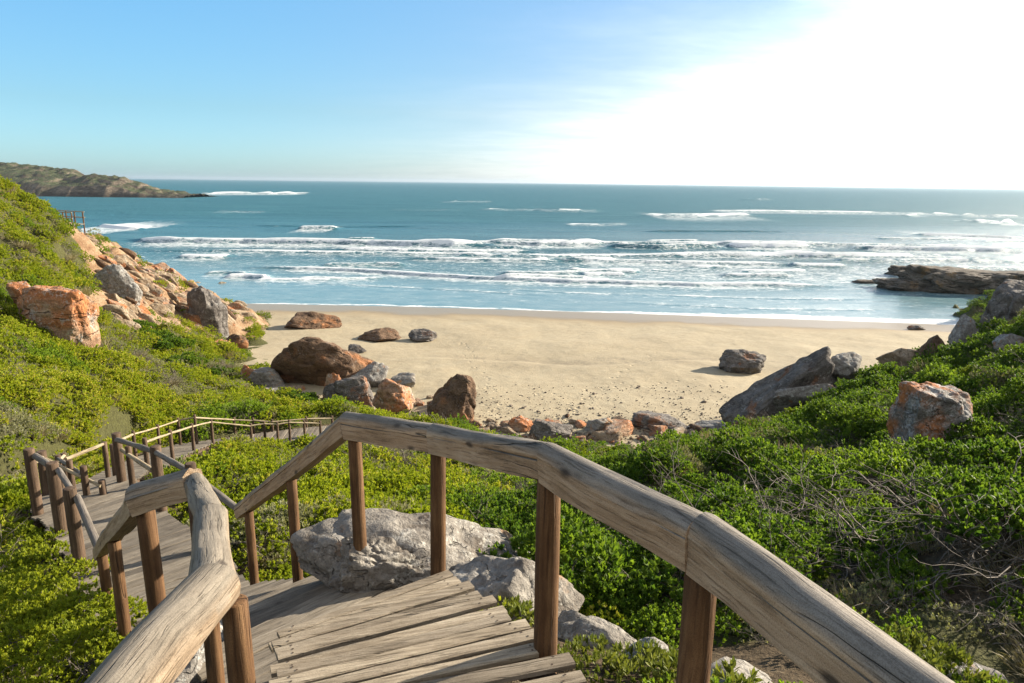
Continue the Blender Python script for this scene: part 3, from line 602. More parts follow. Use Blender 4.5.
Zh = -1.5 + (top + 1.5) * pf * (1 + 0.16 * fbm(Xh / 20, Yh / 20, seed=73, oct=5)) + 1.6 * fbm(Xh / 7, Yh / 7, seed=75, oct=4) * pf
Zh = Zh + 3.2 * pf * (np.abs(fbm(Xh / 11, Yh / 9, seed=77, oct=5)) - .2)
Zh = np.where(np.abs(v) > 0.995, -2, Zh)
hd = link_mesh('headland', np.stack([Xh.ravel(), Yh.ravel(), Zh.ravel()], 1), grid_faces(300, 70), M['headland'], smooth=True); tag(hd, kind='structure')

# ------------------------------------------------------------------ timber walkway
def plank(mb, p, q, wdt, th, up=(0, 0, 1), rnd=0.0, frame=None, w1=None):
    """a board from p to q; vertices written in the deck's own frame (x along the boards)"""
    p, q = np.asarray(p, float), np.asarray(q, float); ax = q - p; Ln = np.linalg.norm(ax); ax /= Ln; up = np.array(up, float)
    sd_ = np.cross(up, ax); sd_ /= np.linalg.norm(sd_); up = np.cross(ax, sd_); b = min(.006, wdt * .1); n = 7; V = []; F = []
    prof = [(-wdt / 2, -th), (-wdt / 2, -b), (-wdt / 2 + b, 0), (wdt / 2 - b, 0), (wdt / 2, -b), (wdt / 2, -th)]
    bow = random.uniform(-.006, .006); ed = [random.uniform(-.004, .004) for _ in range(n)]
    for i in range(n):
        t = i / (n - 1); c = p + ax * Ln * t + up * bow * math.sin(math.pi * t)
        for j, (a, h) in enumerate(prof): V.append(c + sd_ * (a * (1 if w1 is None else (1 - t) + t * w1 / wdt) + (ed[i] if j < 3 else -ed[(i + 3) % n])) + up * h)
    for i in range(n - 1):
        for j in range(6): F.append([i * 6 + j, i * 6 + (j + 1) % 6, (i + 1) * 6 + (j + 1) % 6, (i + 1) * 6 + j])
    F.append([5, 4, 3, 2, 1, 0]); F.append([(n - 1) * 6 + j for j in range(6)])
    V = np.array(V)
    if frame is not None: V = (V - frame[:3, 3]) @ frame[:3, :3]
    mb.add(V, F, rnd)
def deck_frame(L_, R_):
    p = np.mean(np.array(L_), 0); q = np.mean(np.array(R_), 0); ax = q - p; ax[2] = 0; ax /= np.linalg.norm(ax); up = np.array([0, 0, 1.]); f = np.eye(4)
    f[:3, 0] = ax; f[:3, 1] = np.cross(up, ax); f[:3, 2] = up; f[:3, 3] = (p + q) / 2; return f
def build_deck(name, label, L_, R_, board, gap, th, mat_, stagger=.04, step=0.0, group=None, cat='boardwalk', over=0.05, stringer=True, fixings=False):
    L_, R_ = np.array(L_, float), np.array(R_, float); fr = deck_frame(L_, R_)
    root = thing(name, label, cat, tuple(fr[:3, 3]), group); root.matrix_world = Matrix(fr.tolist())
    n_ = 400; Ls, Rs = resample(L_, n_), resample(R_, n_)
    Ls = np.array([polyline(L_, t) for t in np.linspace(0, 1, n_)]); Rs = np.array([polyline(R_, t) for t in np.linspace(0, 1, n_)])
    nails = MB() if fixings else None; C = (Ls + Rs) / 2; d = np.r_[0, np.cumsum(np.linalg.norm(np.diff(C, axis=0), axis=1))]; mb = MB(); pos = board / 2; i = 0
    while pos < d[-1]:
        t = np.interp(pos, d, np.arange(n_)); k = int(min(t, n_ - 2)); f = t - k
        p = Ls[k] * (1 - f) + Ls[k + 1] * f; q = Rs[k] * (1 - f) + Rs[k + 1] * f; a = (q - p) / np.linalg.norm(q - p)
        bw = board * random.uniform(.9, 1.06); dz = random.uniform(-.005, .005) - (step if i % 2 else 0)
        # fan: boards are as wide as the narrower pitch allows
        pl = np.linalg.norm(Ls[k + 1] - Ls[k]) / (d[k + 1] - d[k] + 1e-9); pr = np.linalg.norm(Rs[k + 1] - Rs[k]) / (d[k + 1] - d[k] + 1e-9)
        w0, w1 = bw * max(.45, min(1.3, pl)), bw * max(.45, min(1.3, pr))
        tw = random.uniform(-.012, .012); tn = np.cross([0, 0, 1], a)
        p2 = p - a * (over + random.uniform(-stagger, stagger)) + np.array([0, 0, dz]) + tn * tw; q2 = q + a * (over + random.uniform(-stagger, stagger)) + np.array([0, 0, dz + random.uniform(-.004, .004)]) - tn * tw
        plank(mb, p2, q2, w0, th, rnd=random.random(), frame=fr, w1=w1)
        if nails is not None:
            for e in (.07, .93):
                for sgn in (-.25, .25):
                    c = p2 * (1 - e) + q2 * e + tn * (w0 * (1 - e) + w1 * e) * (sgn + random.uniform(-.06, .06)) + a * random.uniform(-.015, .015) + np.array([0, 0, .0025]); an = np.linspace(0, 2 * math.pi, 7)[:-1]
                    nails.add((np.array([c + (a * math.cos(b_) + tn * math.sin(b_)) * .0055 for b_ in an]) - fr[:3, 3]) @ fr[:3, :3], [[0, 1, 2, 3, 4, 5]])
        pos += board + gap * random.uniform(.6, 1.5); i += 1
    mb.link('walking_surface', mat_, root)
    if nails is not None: tag(nails.link('nailing', M['nail'], root), kind='stuff')
    if stringer:
        for s in (0.08, 0.92):
            sm = MB(); E_ = Ls * (1 - s) + Rs * s; idx = np.linspace(0, n_ - 1, max(3, len(L_))).astype(int)
            for a, b in zip(idx[:-1], idx[1:]):
                p, q = E_[a].copy(), E_[b].copy(); p[2] -= th + .028; q[2] -= th + .028
                plank(sm, p, q, .055, .15, rnd=random.random(), frame=fr)
            sm.link('stringer', M['oldpost'], root)
    return root
GB = 'sections of the timber walkway'
build_deck('boardwalk', 'weathered plank steps in the foreground, boards fanning round towards the left', UP_L, UP_R, .070, .050, .028, M['deck'], group=GB, over=.015, stagger=.03, step=.010, fixings=True)
build_deck('boardwalk', 'small shaded grey landing beside the pale boulder below the foreground planks', LAND_L, LAND_R, .125, .016, .034, M['greydeck'], group=GB, over=.03)
build_deck('boardwalk', 'grey plank deck at the foot of the stairs between post and pole railings', MID_L, MID_R, .14, .016, .034, M['greydeck'], group=GB, over=.10)
build_deck('boardwalk', 'long narrow boardwalk running downhill away from the lower deck', FAR_L, FAR_R, .15, .018, .034, M['greydeck'], group=GB, over=.05)
build_deck('boardwalk', 'farthest stretch of boardwalk crossing the green slope to the right', TR_L, TR_R, .15, .018, .034, M['greydeck'], group=GB, over=.02)
# the flight of stairs: separate treads
st_root = thing('staircase', 'flight of grey timber stairs dropping from the landing to the lower deck', 'stairs', tuple(polyline(ST_L, .5)))
fr = deck_frame(ST_L, ST_R); st_root.matrix_world = Matrix(fr.tolist())
nt = 11
for i in range(nt):
    z = ST_L[0][2] - (i + .6) * (ST_L[0][2] - ST_L[1][2]) / nt
    mb = MB()
    for h in (0.27, 0.76):
        p, q = polyline(ST_L, (i + h) / nt), polyline(ST_R, (i + h) / nt); p[2] = q[2] = z + random.uniform(-.004, .004); a = (q - p) / np.linalg.norm(q - p)
        plank(mb, p - a * .05, q + a * .05, .135, .04, rnd=random.random(), frame=fr)
    mb.link('tread', M['greydeck'], st_root)
for s in (0.06, 0.94):
    mb = MB(); p = polyline(ST_L, 0) * (1 - s) + polyline(ST_R, 0) * s; q = polyline(ST_L, 1) * (1 - s) + polyline(ST_R, 1) * s; p[2] -= .1; q[2] -= .1
    plank(mb, p, q, .05, .2, frame=fr); mb.link('stringer', M['oldpost'], st_root)

def axis_matrix(p, q, up=(0, 0, 1)):
    z = q - p; z = z / np.linalg.norm(z); up = np.array(up, float); x = np.cross(up, z)
    if np.linalg.norm(x) < 1e-3: x = np.array([1., 0, 0])
    x /= np.linalg.norm(x); y = np.cross(z, x); m = np.eye(4); m[:3, 0], m[:3, 1], m[:3, 2], m[:3, 3] = x, y, z, p; return m
def beam(parent, p, q, w_, h_, mat_, name='rail', shape='round_top', n0=None, n1=None, irr=0.004, seg=22):
    """a rail from p to q (centre line), local z along it; the ends are mitred to planes n0 / n1"""
    p, q = np.asarray(p, float), np.asarray(q, float); m = axis_matrix(p, q); Ln = np.linalg.norm(q - p)
    if shape == 'round_top':
        pr = [(-.5, -.5), (-.5, -.2), (-.5, .10)] + [(-.5 * math.cos(a), .10 + .40 * math.sin(a)) for a in np.linspace(.25, math.pi - .25, 9)] + [(.5, .16), (.5, .115), (.41, .10), (.5, .085), (.5, -.2), (.5, -.5), (.2, -.5), (-.2, -.5)]
    elif shape == 'log': pr = [(-.5 * math.cos(a), .5 * math.sin(a)) for a in np.linspace(0, 2 * math.pi, 18, endpoint=False)]
    else: pr = [(-.5, -.5), (-.5, 0), (-.5, .44), (-.44, .5), (0, .5), (.44, .5), (.5, .44), (.5, 0), (.5, -.5)]
    pr = np.array(pr) * (w_, h_); npf = len(pr); V = []; sd = random.randint(0, 999); zs = np.linspace(0, Ln, seg)
    for i, z in enumerate(zs):
        ang = np.arange(npf); nz = irr * vnoise(ang * .7 + sd, np.full(npf, z * 3.0), seed=sd) + irr * 1.4 * vnoise(np.full(npf, z * 1.6), np.full(npf, 3.), seed=sd + 1)
        s_ = 1 + nz / (0.5 * min(w_, h_)); c = np.array([irr * 1.2 * math.sin(z * 2.1 + sd), irr * math.sin(z * 1.7 + sd * 2)])
        q_ = pr * s_[:, None] + c
        if shape == 'round_top':            # the long drying crack opens and closes along the face
            kx = [j for j in range(npf) if abs(pr[j, 0] - .41 * w_) < 1e-6][0]; op_ = max(0.0, vnoise(np.array([z * 1.1 + sd]), np.array([.5]), seed=sd)[0] + .35); op_ = min(1, op_ * 1.6)
            q_[kx, 0] = .5 * w_ * s_[kx] + c[0] - .09 * w_ * op_; q_[kx, 1] += .02 * h_ * math.sin(z * 5 + sd); q_[kx - 1, 1] = q_[kx, 1] + .012 * h_ * op_ + .002; q_[kx + 1, 1] = q_[kx, 1] - .012 * h_ * op_ - .002
        V.append(np.column_stack([q_, np.full(npf, z)]))
    V = np.array(V)
    for e, nn, org in ((0, n0, 0.0), (seg - 1, n1, Ln)):
        if nn is not None:
            nl = m[:3, :3].T @ nn; V[e, :, 2] = org - (V[e, :, 0] * nl[0] + V[e, :, 1] * nl[1]) / nl[2]
    F = []
    for i in range(seg - 1):
        for j in range(npf): F.append([i * npf + j, (i + 1) * npf + j, (i + 1) * npf + (j + 1) % npf, i * npf + (j + 1) % npf])
    F.append(list(range(npf))); F.append([(seg - 1) * npf + j for j in reversed(range(npf))])
    o = link_mesh(name, V.reshape(-1, 3), F, mat_, None)
    me = o.data; me.polygons.foreach_set('use_smooth', np.array([len(pp.vertices) == 4 for pp in me.polygons]))
    me.set_sharp_from_angle(angle=R(38))
    o.parent = parent; o.matrix_world = Matrix(m.tolist()); o.matrix_parent_inverse = Matrix()
    if parent is not None:
        o.matrix_basis = Matrix.Translation(parent.location).inverted() @ Matrix(m.tolist())
    return o
def beams(parent, pts, w_, h_, mats, shape='round_top', **kw):
    pts = [np.asarray(p, float) for p in pts]; d = [(b - a) / np.linalg.norm(b - a) for a, b in zip(pts[:-1], pts[1:])]
    for i in range(len(d)):
        n0 = (d[i - 1] + d[i]) if i and d[i - 1] @ d[i] > .35 else None; n1 = (d[i] + d[i + 1]) if i < len(d) - 1 and d[i] @ d[i + 1] > .35 else None
        sh = shape[i] if isinstance(shape, list) else shape; mt = mats[i] if isinstance(mats, list) else mats
        hh = h_[i] if isinstance(h_, list) else h_; ww = w_[i] if isinstance(w_, list) else w_
        beam(parent, pts[i], pts[i + 1] - d[i] * .003, ww, hh, mt, 'rail', sh, n0, n1, **kw)
def post(parent, base, top, rad, mat_, name='post', seg=8, ns=14, taper=.93):
    base, top = np.asarray(base, float), np.asarray(top, float); m = axis_matrix(base, top, (0, 1, 0)); Ln = np.linalg.norm(top - base); V = []; sd = random.randint(0, 999)
    zs = list(np.linspace(0, Ln - rad * .12, seg)) + [Ln - rad * .04, Ln]; rs = [rad * (1 - (1 - taper) * z / Ln) for z in zs[:-2]] + [rad * taper * .93, rad * taper * .78]
    for z, r_ in zip(zs, rs):
        a = np.linspace(0, 2 * math.pi, ns, endpoint=False); rr = r_ * (1 + .05 * vnoise(np.cos(a) * 1.3 + sd, np.sin(a) * 1.3, np.full(ns, z * 2.0), seed=sd))
        V.append(np.column_stack([rr * np.cos(a), rr * np.sin(a), np.full(ns, z)]))
    V = np.concatenate(V); k = len(zs); F = [[i * ns + j, i * ns + (j + 1) % ns, (i + 1) * ns + (j + 1) % ns, (i + 1) * ns + j] for i in range(k - 1) for j in range(ns)]
    F.append([(k - 1) * ns + j for j in range(ns)]); F.append(list(reversed(range(ns))))
    o = link_mesh(name, V, F, mat_, None, smooth=False); o.data.polygons.foreach_set('use_smooth', np.array([len(pp.vertices) == 4 for pp in o.data.polygons]))
    o.data.set_sharp_from_angle(angle=R(50))
    o.parent = parent
    o.matrix_basis = (Matrix.Translation(parent.location).inverted() if parent is not None else Matrix()) @ Matrix(m.tolist()); return o
GR = 'handrails along the walkway'
def ground_z(x, y): return float(surf(np.array([x]), np.array([y]))[0])
def post_to(parent, top, rad, mat_, down=None, lean=(0, 0)):
    x, y = top[0] + lean[0], top[1] + lean[1]; z = ground_z(x, y) - .25 if down is None else down
    return post(parent, (x, y, z), top, rad, mat_)
def on_line(pts, px, y_off=0):
    """point on a 3-D polyline whose picture column is px"""
    pts = [np.asarray(p, float) for p in pts]; best = None
    for a, b in zip(pts[:-1], pts[1:]):
        for t in np.linspace(0, 1, 200):
            p = a * (1 - t) + b * t; q = p - np.array([0, 0, EYE]); z = q @ _f
            if z <= 0: continue
            u = 512 + FPX * (q @ _r) / z
            if best is None or abs(u - px) < best[0]: best = (abs(u - px), p)
    return best[1].copy()
# right foreground handrail
hr = thing('handrail', 'big weathered handrail on brown posts bending round the right of the plank steps', 'handrail', (RR[2][0], RR[2][1], UP_R[2][2]), GR)
beams(hr, RR, [.125, .125, .12, .12, .115], [.175, .175, .17, .165, .16], M['rail'])
for px, rd, mt in ((704, .056, 'post'), (549, .056, 'post'), (438, .050, 'post'), (354, .050, 'post'), (291, .048, 'post'), (248, .048, 'post')):
    p = on_line(RR, px); p[2] -= .06; post_to(hr, p, rd, M[mt], lean=(random.uniform(-.02, .02), random.uniform(-.02, .02)))
# left foreground handrail
hl = thing('handrail', 'bleached round-log handrail with a broken bend on the left of the plank steps', 'handrail', (LL[1][0], LL[1][1], UP_L[1][2]), GR)
beams(hl, LL, [.155, .125, .112, .11, .115], [.155, .125, .115, .15, .155], [M['logwood'], M['logwood'], M['logwood'], M['rail'], M['rail']], ['log', 'log', 'log', 'round_top', 'round_top'], irr=.006)
for px, rd in ((226, .042), (199, .045), (144, .052), (113, .05), (101, .048)):
    p = on_line(LL, px) if px != 226 else LL[1] + np.array([.045, .03, 0]); p[2] -= .06; post_to(hl, p, rd, M['post'], lean=(random.uniform(-.02, .02), 0))
# lower deck, left side
def P(px, py, Y): return at(px, py, Y)
hm = thing('handrail', 'grey pole railing on stout dark posts along the left edge of the lower deck', 'handrail', (-5.5, 8, zE - 4.6), GR)
tops = [P(97, 552, 6.35), P(70, 492, 7.5), P(52, 466, 8.6), P(29, 452, 9.26)]
for p, rd in zip(tops[1:], (.075, .08, .075)):
    post_to(hm, p + np.array([0, 0, .05]), rd, M['oldpost'])
for a, b in zip(tops[:-1], tops[1:]):
    beam(hm, a + np.array([.06, 0, -.06]), b + np.array([.07, 0, -.06]), .085, .085, M['greypole'], 'rail', 'log')
# lower deck, far side: end rail, pale pole going down to a short post
hf = thing('handrail', 'pale pole railing across the far left end of the lower deck', 'handrail', (-7, 10.4, zE - 5), GR)
b0 = P(41, 451, 10.4); post_to(hf, b0, .075, M['oldpost'])
f0 = P(69, 460, 10.5); g0 = P(83, 466, 10.0); q5 = P(101.5, 480, 10.0)
for p, rd in ((f0, .05), (g0, .055), (q5, .055)): post_to(hf, p, rd, M['oldpost'])
beam(hf, P(43, 459, 10.4), P(101, 486, 9.95), .06, .06, M['pole'], 'rail', 'log'); beam(hf, P(33, 463, 9.4), P(42, 458, 10.3), .07, .07, M['pole'], 'rail', 'log')
hd2 = thing('handrail', 'dark posts with a pale pole running up behind the lower deck', 'handrail', (-8, 12, zE - 5), GR)
dlist = [(57.5, 455, 11.6), (63, 453, 12.2), (104, 442, 12.6), (112, 444, 11.6)]
for p in dlist: post_to(hd2, P(*p), .05, M['oldpost'])
beam(hd2, P(66, 459.5, 11.6), P(103, 444, 12.55), .055, .055, M['pole'], 'rail', 'log'); beam(hd2, P(58, 458, 11.55), P(82, 475, 10.1), .06, .06, M['greypole'], 'rail', 'log'); beam(hd2, P(58, 461, 11.5), P(64, 455.5, 12.2), .055, .055, M['pole'], 'rail', 'log')
# lower deck, right side, from the big rail's foot to the tall post
hr2 = thing('handrail', 'grey double pole railing right of the lower deck, ending at the tallest post', 'handrail', (-4.6, 9, zE - 4.6), GR)
T0 = RR[5] + np.array([-.02, .02, .0]); T1 = P(156, 452, 9.2); T2 = P(117, 440, 10.55); T15 = P(187, 470, 8.0)
for p, rd in ((P(155, 446, 9.2), .075), (P(116, 433, 10.6), .075), (P(128, 446, 10.2), .05), (P(190, 463, 7.9), .07)): post_to(hr2, p, rd, M['oldpost'])
for a, b in ((T0, T15), (T15, T1), (T1, T2)): beam(hr2, a, b, .075, .075, M['greypole'], 'rail', 'log')
beam(hr2, P(152, 470, 9.2), P(122, 450, 10.5), .06, .06, M['pole'], 'rail', 'log')
# far walkway fences
def fence(label, posts_, rails, rad=.055):
    p0 = at(*posts_[0]); f = thing('handrail', label, 'handrail', (p0[0], p0[1], p0[2] - 1), GR)
    for px, py, Y in posts_: post_to(f, at(px, py, Y) + np.array([0, 0, .05]), rad, M['oldpost'])
    for (a, b) in rails: beam(f, at(*posts_[a]) + np.array([0, -.03, -.05]), at(*posts_[b]) + np.array([0, -.03, -.05]), .06, .06, M['pole'], 'rail', 'log', seg=6)
    return f
LB = [np.array(p) for p in FAR_L]
def ly(px):
    p = on_line(LB, px); return p[1]
fence('long pale pole fence along the right and near edge of the far boardwalk', [(144.5, 440, 14.7), (170, 431.5, 18.7), (191.5, 425, 22.2), (211, 420.5, 25.5), (250.5, 424.5, 26.7), (264, 422.5, 27.0), (277, 423, 27.2), (289, 421, 27.5), (304, 421.5, 27.9), (320, 422, 28.3)], [(k, k + 1) for k in range(9)])
fence('long pale pole fence along the left and far edge of the far boardwalk', [(118, 438.5, 13.0), (133, 432.5, ly(133)), (157.5, 426, ly(157.5)), (178, 419, ly(178)), (194.5, 416, ly(194.5)), (234, 418.5, 28.0), (253, 419, 28.4), (272, 420.5, 28.7), (306, 417.5, 29.5), (332, 417, 30.2)], [(k, k + 1) for k in range(9)])
# lookout high on the left slope
lk = P(62, 228, 63); lo = thing('lookout_platform', 'small timber lookout platform with railing high on the left ridge', 'platform', tuple(lk))
mb = MB()
for i in range(14):
    c = lk + np.array([-1.5 + i * .23, 0, .55 - i * .015]); plank(mb, c + np.array([0, -.8, 0]), c + np.array([0, .8, 0]), .21, .05, rnd=random.random(), frame=np.array(Matrix.Translation(lk)))
mb.link('walking_surface', M['deck'], lo)
for sgn in (-1, 1):
    for i in range(5): b = lk + np.array([-1.5 + i * .75, sgn * .82, -.9]); post(lo, b, b + np.array([0, 0, 2.5 - i * .05]), .06, M['post'])
    for hh in (1.0, 1.5): beam(lo, lk + np.array([-1.55, sgn * .9, hh + .04]), lk + np.array([1.6, sgn * .9, hh - .1]), .08, .08, M['pole'], 'rail', 'log', seg=4)

# ------------------------------------------------------------------ rocks
def icosphere(sub):
    bm = __import__('bmesh').new(); __import__('bmesh').ops.create_icosphere(bm, subdivisions=sub, radius=1)
    V = np.array([v.co for v in bm.verts]); F = np.array([[v.index for v in f.verts] for f in bm.faces]); bm.free(); return V, F
ICO = {s: icosphere(s) for s in (3, 4, 5, 6)}
ROCKS = []                                  # footprints: x, y, rx, ry
def rock_shape(sz, seed, facets=16, cut=(.58, .95), rough=.075, sub=5, sharp=34, freq=2.0, box=False):
    rg = np.random.default_rng(seed); D, F = ICO[sub]; n = rg.normal(size=(facets, 3)); n /= np.linalg.norm(n, axis=1)[:, None]; d = rg.uniform(*cut, facets)
    if box:
        bn = np.array([(0, 0, 1), (1, 0, 0), (-1, 0, 0), (0, 1, 0), (0, -1, 0.)]) + rg.normal(0, .16, (5, 3)); bn /= np.linalg.norm(bn, axis=1)[:, None]
        n = np.concatenate([n * 1.0, bn]); d = np.concatenate([np.maximum(d, .82), [.66, .74, .74, .74, .70]])
    dot = np.maximum(D @ n.T, 1e-4); r_ = d[None] / dot; rad = -np.log(np.exp(-sharp * np.minimum(r_, 3)).sum(1) + math.exp(-sharp * 1.15)) / sharp
    s_ = seed * 3.7; q = D * rad[:, None]
    nz = fbm(q[:, 0] * freq + s_, q[:, 1] * freq, q[:, 2] * freq, seed=seed, oct=5, gain=.55); rd = 1 - np.abs(fbm(q[:, 0] * freq * .8 + s_, q[:, 1] * freq * .8 + 5, q[:, 2] * freq * 1.2, seed=seed + 5, oct=4))
    return D * (rad * (1 + rough * nz * 1.3 - rough * .9 * (rd ** 6)))[:, None] * np.array(sz), F
def rock(name, label, loc, sz, mat_, seed, rot=(0, 0, 0), group=None, cat='rock', **kw):
    V, F = rock_shape(sz, seed, **kw); o = link_mesh(name, V, F, M[mat_], smooth=True); o.data.set_sharp_from_angle(angle=R(42))
    o.location = loc; o.rotation_euler = rot; tag(o, label, cat, group)
    ROCKS.append((loc[0], loc[1], max(sz[0], sz[1] * .5) * .8, max(sz[1], sz[0] * .5) * .8)); return o
def rock_px(name, label, px, base, wpx, hpx, mat_, seed, Y=None, depth=.8, rot=(0, 0, 0), sink=.25, group=None, **kw):
    """a rock whose foot stands at picture column px, row base: Y ahead, or on the beach"""
    if Y is None:
        p = atz(px, base, 1.3)
        for _ in range(4): p = atz(px, base, float(sand_z(p[0], p[1])))
    else: p = at(px, base, Y)
    m = np.linalg.norm(p - np.array([0, 0, EYE])) / math.hypot(FPX, 170); wd = wpx * m; ht = hpx * m * 1.06
    sz = (wd / 2 * 1.12, wd / 2 * depth, ht / (2 - 2 * sink) * 1.15); loc = (p[0], p[1] + sz[1] * .55, p[2] + ht - sz[2] * .93)
    return rock(name, label, loc, sz, mat_, seed, rot, group, **kw)
# foreground outcrop by the steps
rock('boulder', 'large pale lichened boulder wedged against the right edge of the plank steps', (-.72, 5.14, zE - 3.10), (1.02, .62, .45), 'rock_near', 11, (0, .16, .12), sub=6, rough=.08, freq=2.4, facets=12)
rock('rock', 'rough fractured rock between the shaded landing and the plank steps', (-.92, 4.66, zE - 2.92), (.50, .27, .46), 'rock_near', 12, (0, .25, .35), sub=6, rough=.16, freq=3.4, facets=9, box=True)
rock('rock', 'pale smooth rock slab right of the second brown post', (.10, 4.42, zE - 2.93), (.55, .42, .36), 'rock_near', 13, (0, .16, -.5), sub=6)
rock('rock', 'pale flat-topped ledge rock behind the third brown post', (.52, 3.86, zE - 2.92), (.46, .26, .27), 'rock_near', 14, (0, .1, -.5), sub=5)
rock('rock', 'small pointed grey rock on the soil ledge', (.82, 3.62, zE - 2.77), (.16, .14, .17), 'rock_grey', 15, (0, 0, .4), sub=4)
rock('rock', 'low grey rock just left of the nearest brown post', (.70, 3.45, zE - 2.80), (.17, .12, .13), 'rock_grey', 16, (0, .1, -.2), sub=4)
rock('rock', 'pale rock showing under the right handrail beside the nearest post', (1.12, 3.05, zE - 2.62), (.34, .24, .26), 'rock_near', 17, (0, 0, .3), sub=5)
rock('rock', 'grey rock poking up behind the right handrail', (1.98, 3.72, zE - 2.72), (.26, .22, .26), 'rock_grey', 18, (0, 0, .6), sub=5)
rock('rock', 'flat grey stone in the ground cover at the lower right corner', (2.52, 3.45, zE - 2.72), (.30, .18, .16), 'rock_grey', 19, (0, .2, -.4), sub=4)
rock('rock', 'grey lichened rock at the foot of the left handrail posts', (-2.05, 3.75, zE - 3.0), (.34, .4, .30), 'rock_grey', 20, (0, 0, .2), sub=5)
# beach and slope boulders
for args in (
    ('boulder', 'biggest dark brown boulder on the sand, orange on its right side', 318, 386, 80, 44, 'rock_brown', 31),
    ('boulder', 'dark pointed boulder standing alone on the sand just above the handrail', 455, 426, 50, 42, 'rock_brown', 32),
    ('boulder', 'rounded brown boulder alone on open sand casting a shadow to the left', 749, 374, 43, 21, 'rock_slab', 33),
    ('rock', 'low dark rock nearest the water on the left of the beach', 305, 328, 54, 13, 'rock_brown', 34),
    ('rock', 'flat dark brown rock half buried in the middle of the beach', 376, 341, 46, 10, 'rock_brown', 35),
    ('rock', 'small flat grey rock right of the half buried dark rock', 422, 341, 32, 9, 'rock_slab', 36),
    ('rock', 'small low rock on sand above the biggest brown boulder', 355, 353, 24, 7, 'rock_slab', 37),
    ('boulder', 'tall dark boulder with a grey right face at the foot of the left ridge', 206, 347, 44, 47, 'rock_slab', 38),
    ('rock', 'smooth red brown rock on the sand beside the tall dark boulder', 230, 351, 27, 14, 'rock_brown', 39),
    ('rock', 'pinkish flat rock in front of the tall dark boulder', 205, 358, 46, 16, 'rock_orange', 40),
    ('rock', 'small dark stone on sand right of the red brown rock', 248, 343, 20, 5, 'rock_brown', 41),
    ('rock', 'pale grey boulder behind the handrail bend, right of the biggest brown boulder', 368, 388, 42, 22, 'rock_grey', 42),
    ('rock', 'pale squared stone at the right end of the boulder cluster', 401, 388, 30, 13, 'rock_near', 43),
    ('rock', 'dark grey brown boulder with green patches above the handrail bend', 352, 408, 52, 28, 'rock_slab', 44),
    ('rock', 'orange faced boulder with brown side just above the handrail', 393, 414, 42, 28, 'rock_orange', 45),
    ('rock', 'smooth orange boulder beside the green mound', 332, 405, 22, 28, 'rock_orange', 46),
    ('rock', 'upright orange brown rock at the left end of the boulder cluster', 245, 388, 20, 22, 'rock_orange', 47),
    ('rock', 'pale broken rock left of the biggest brown boulder', 268, 390, 36, 20, 'rock_near', 48),
    ('rock', 'low white grey stones below the pale broken rock', 262, 398, 40, 9, 'rock_grey', 49),
    ('rock', 'long grey brown rock in the rubble line on the beach', 548, 441, 46, 18, 'rock_slab', 50),
    ('rock', 'pale tan boulder behind the long rock in the rubble line', 598, 433, 30, 13, 'rock_near', 51),
    ('rock', 'wide low grey mound of rock right of the rubble line', 658, 430, 54, 13, 'rock_slab', 52),
    ('rock', 'light brown boulder in the left part of the rubble line', 523, 431, 26, 12, 'rock_orange', 53),
    ('rock', 'flat pale rocks at the foot of the dark slab', 716, 433, 44, 10, 'rock_grey', 54),
    ('rock', 'tiny flat stone on the wet sand at the right end of the beach', 918, 330, 14, 4, 'rock_slab', 55)):
    nm, lb, px, b, wpx, hpx, mt, sd = args; rock_px(nm, lb, px, b, wpx, hpx, mt, sd, rot=(0, 0, random.uniform(-.4, .4)), sub=5, rough=.12, facets=13)
rock_px('boulder', 'huge orange and white boulder embedded in the left green slope', 54, 343, 66, 54, 'rock_orange', 61, Y=33, depth=.6, sub=6, sink=.18, facets=9, box=True, rough=.09)
rock_px('rock', 'small red rock on top left of the huge orange boulder', 20, 300, 22, 16, 'rock_orange', 62, Y=34, sub=4)
rock_px('rock', 'grey faced crag above the green slope on the left', 114, 300, 36, 34, 'rock_grey', 63, Y=55, depth=.7, sub=6, box=True, rough=.12, rot=(0, -.5, .3))
rock_px('rock', 'pale overhanging rock below the grey crag', 110, 318, 26, 22, 'rock_tan', 64, Y=52, depth=.7)
rock('boulder', 'long dark slab of rock leaning up to the right above the beach', tuple(at(784, 404, 36.5)), (4.3, 1.6, 2.25), 'rock_slab', 65, (0, -.60, .2), sub=6, facets=10, rough=.10, freq=2.6, box=True)
rock_px('rock', 'grey white rock at the upper tip of the leaning slab', 848, 376, 34, 18, 'rock_grey', 66, Y=36.5)
rock_px('boulder', 'squat lichen covered boulder with a bright orange face in the right slope', 940, 461, 74, 70, 'rock_lichen', 67, Y=15.2, depth=.8, sub=6, rough=.09, facets=9, sink=.15, box=True)
rock_px('rock', 'rounded reddish brown rock in the ground cover near the leaning slab', 822, 438, 26, 26, 'rock_brown', 68, Y=29)
rock_px('rock', 'pale beige boulder on the skyline of the right slope', 906, 366, 38, 16, 'rock_tan', 69, Y=42)
rock_px('rock', 'dark mossy stump shaped rock on the right skyline', 936, 368, 26, 32, 'rock_brown', 70, Y=40)
rock_px('rock', 'bluish grey jagged rock beside the tall right edge boulder', 968, 347, 28, 26, 'rock_grey', 71, Y=42)
rock_px('boulder', 'tall purple grey boulder at the right edge of the picture', 1030, 338, 60, 50, 'rock_slab', 72, Y=42, rot=(0, -.3, .2), sub=6, rough=.10, box=True)
rock_px('rock', 'thin pale slab lying in the ground cover right of the leaning slab', 800, 402, 62, 14, 'rock_grey', 73, Y=35, depth=.3, rot=(0, -.2, .1))
rock_px('rock', 'grey rock at the right frame edge below the tall boulder', 1016, 352, 26, 14, 'rock_grey', 74, Y=33)
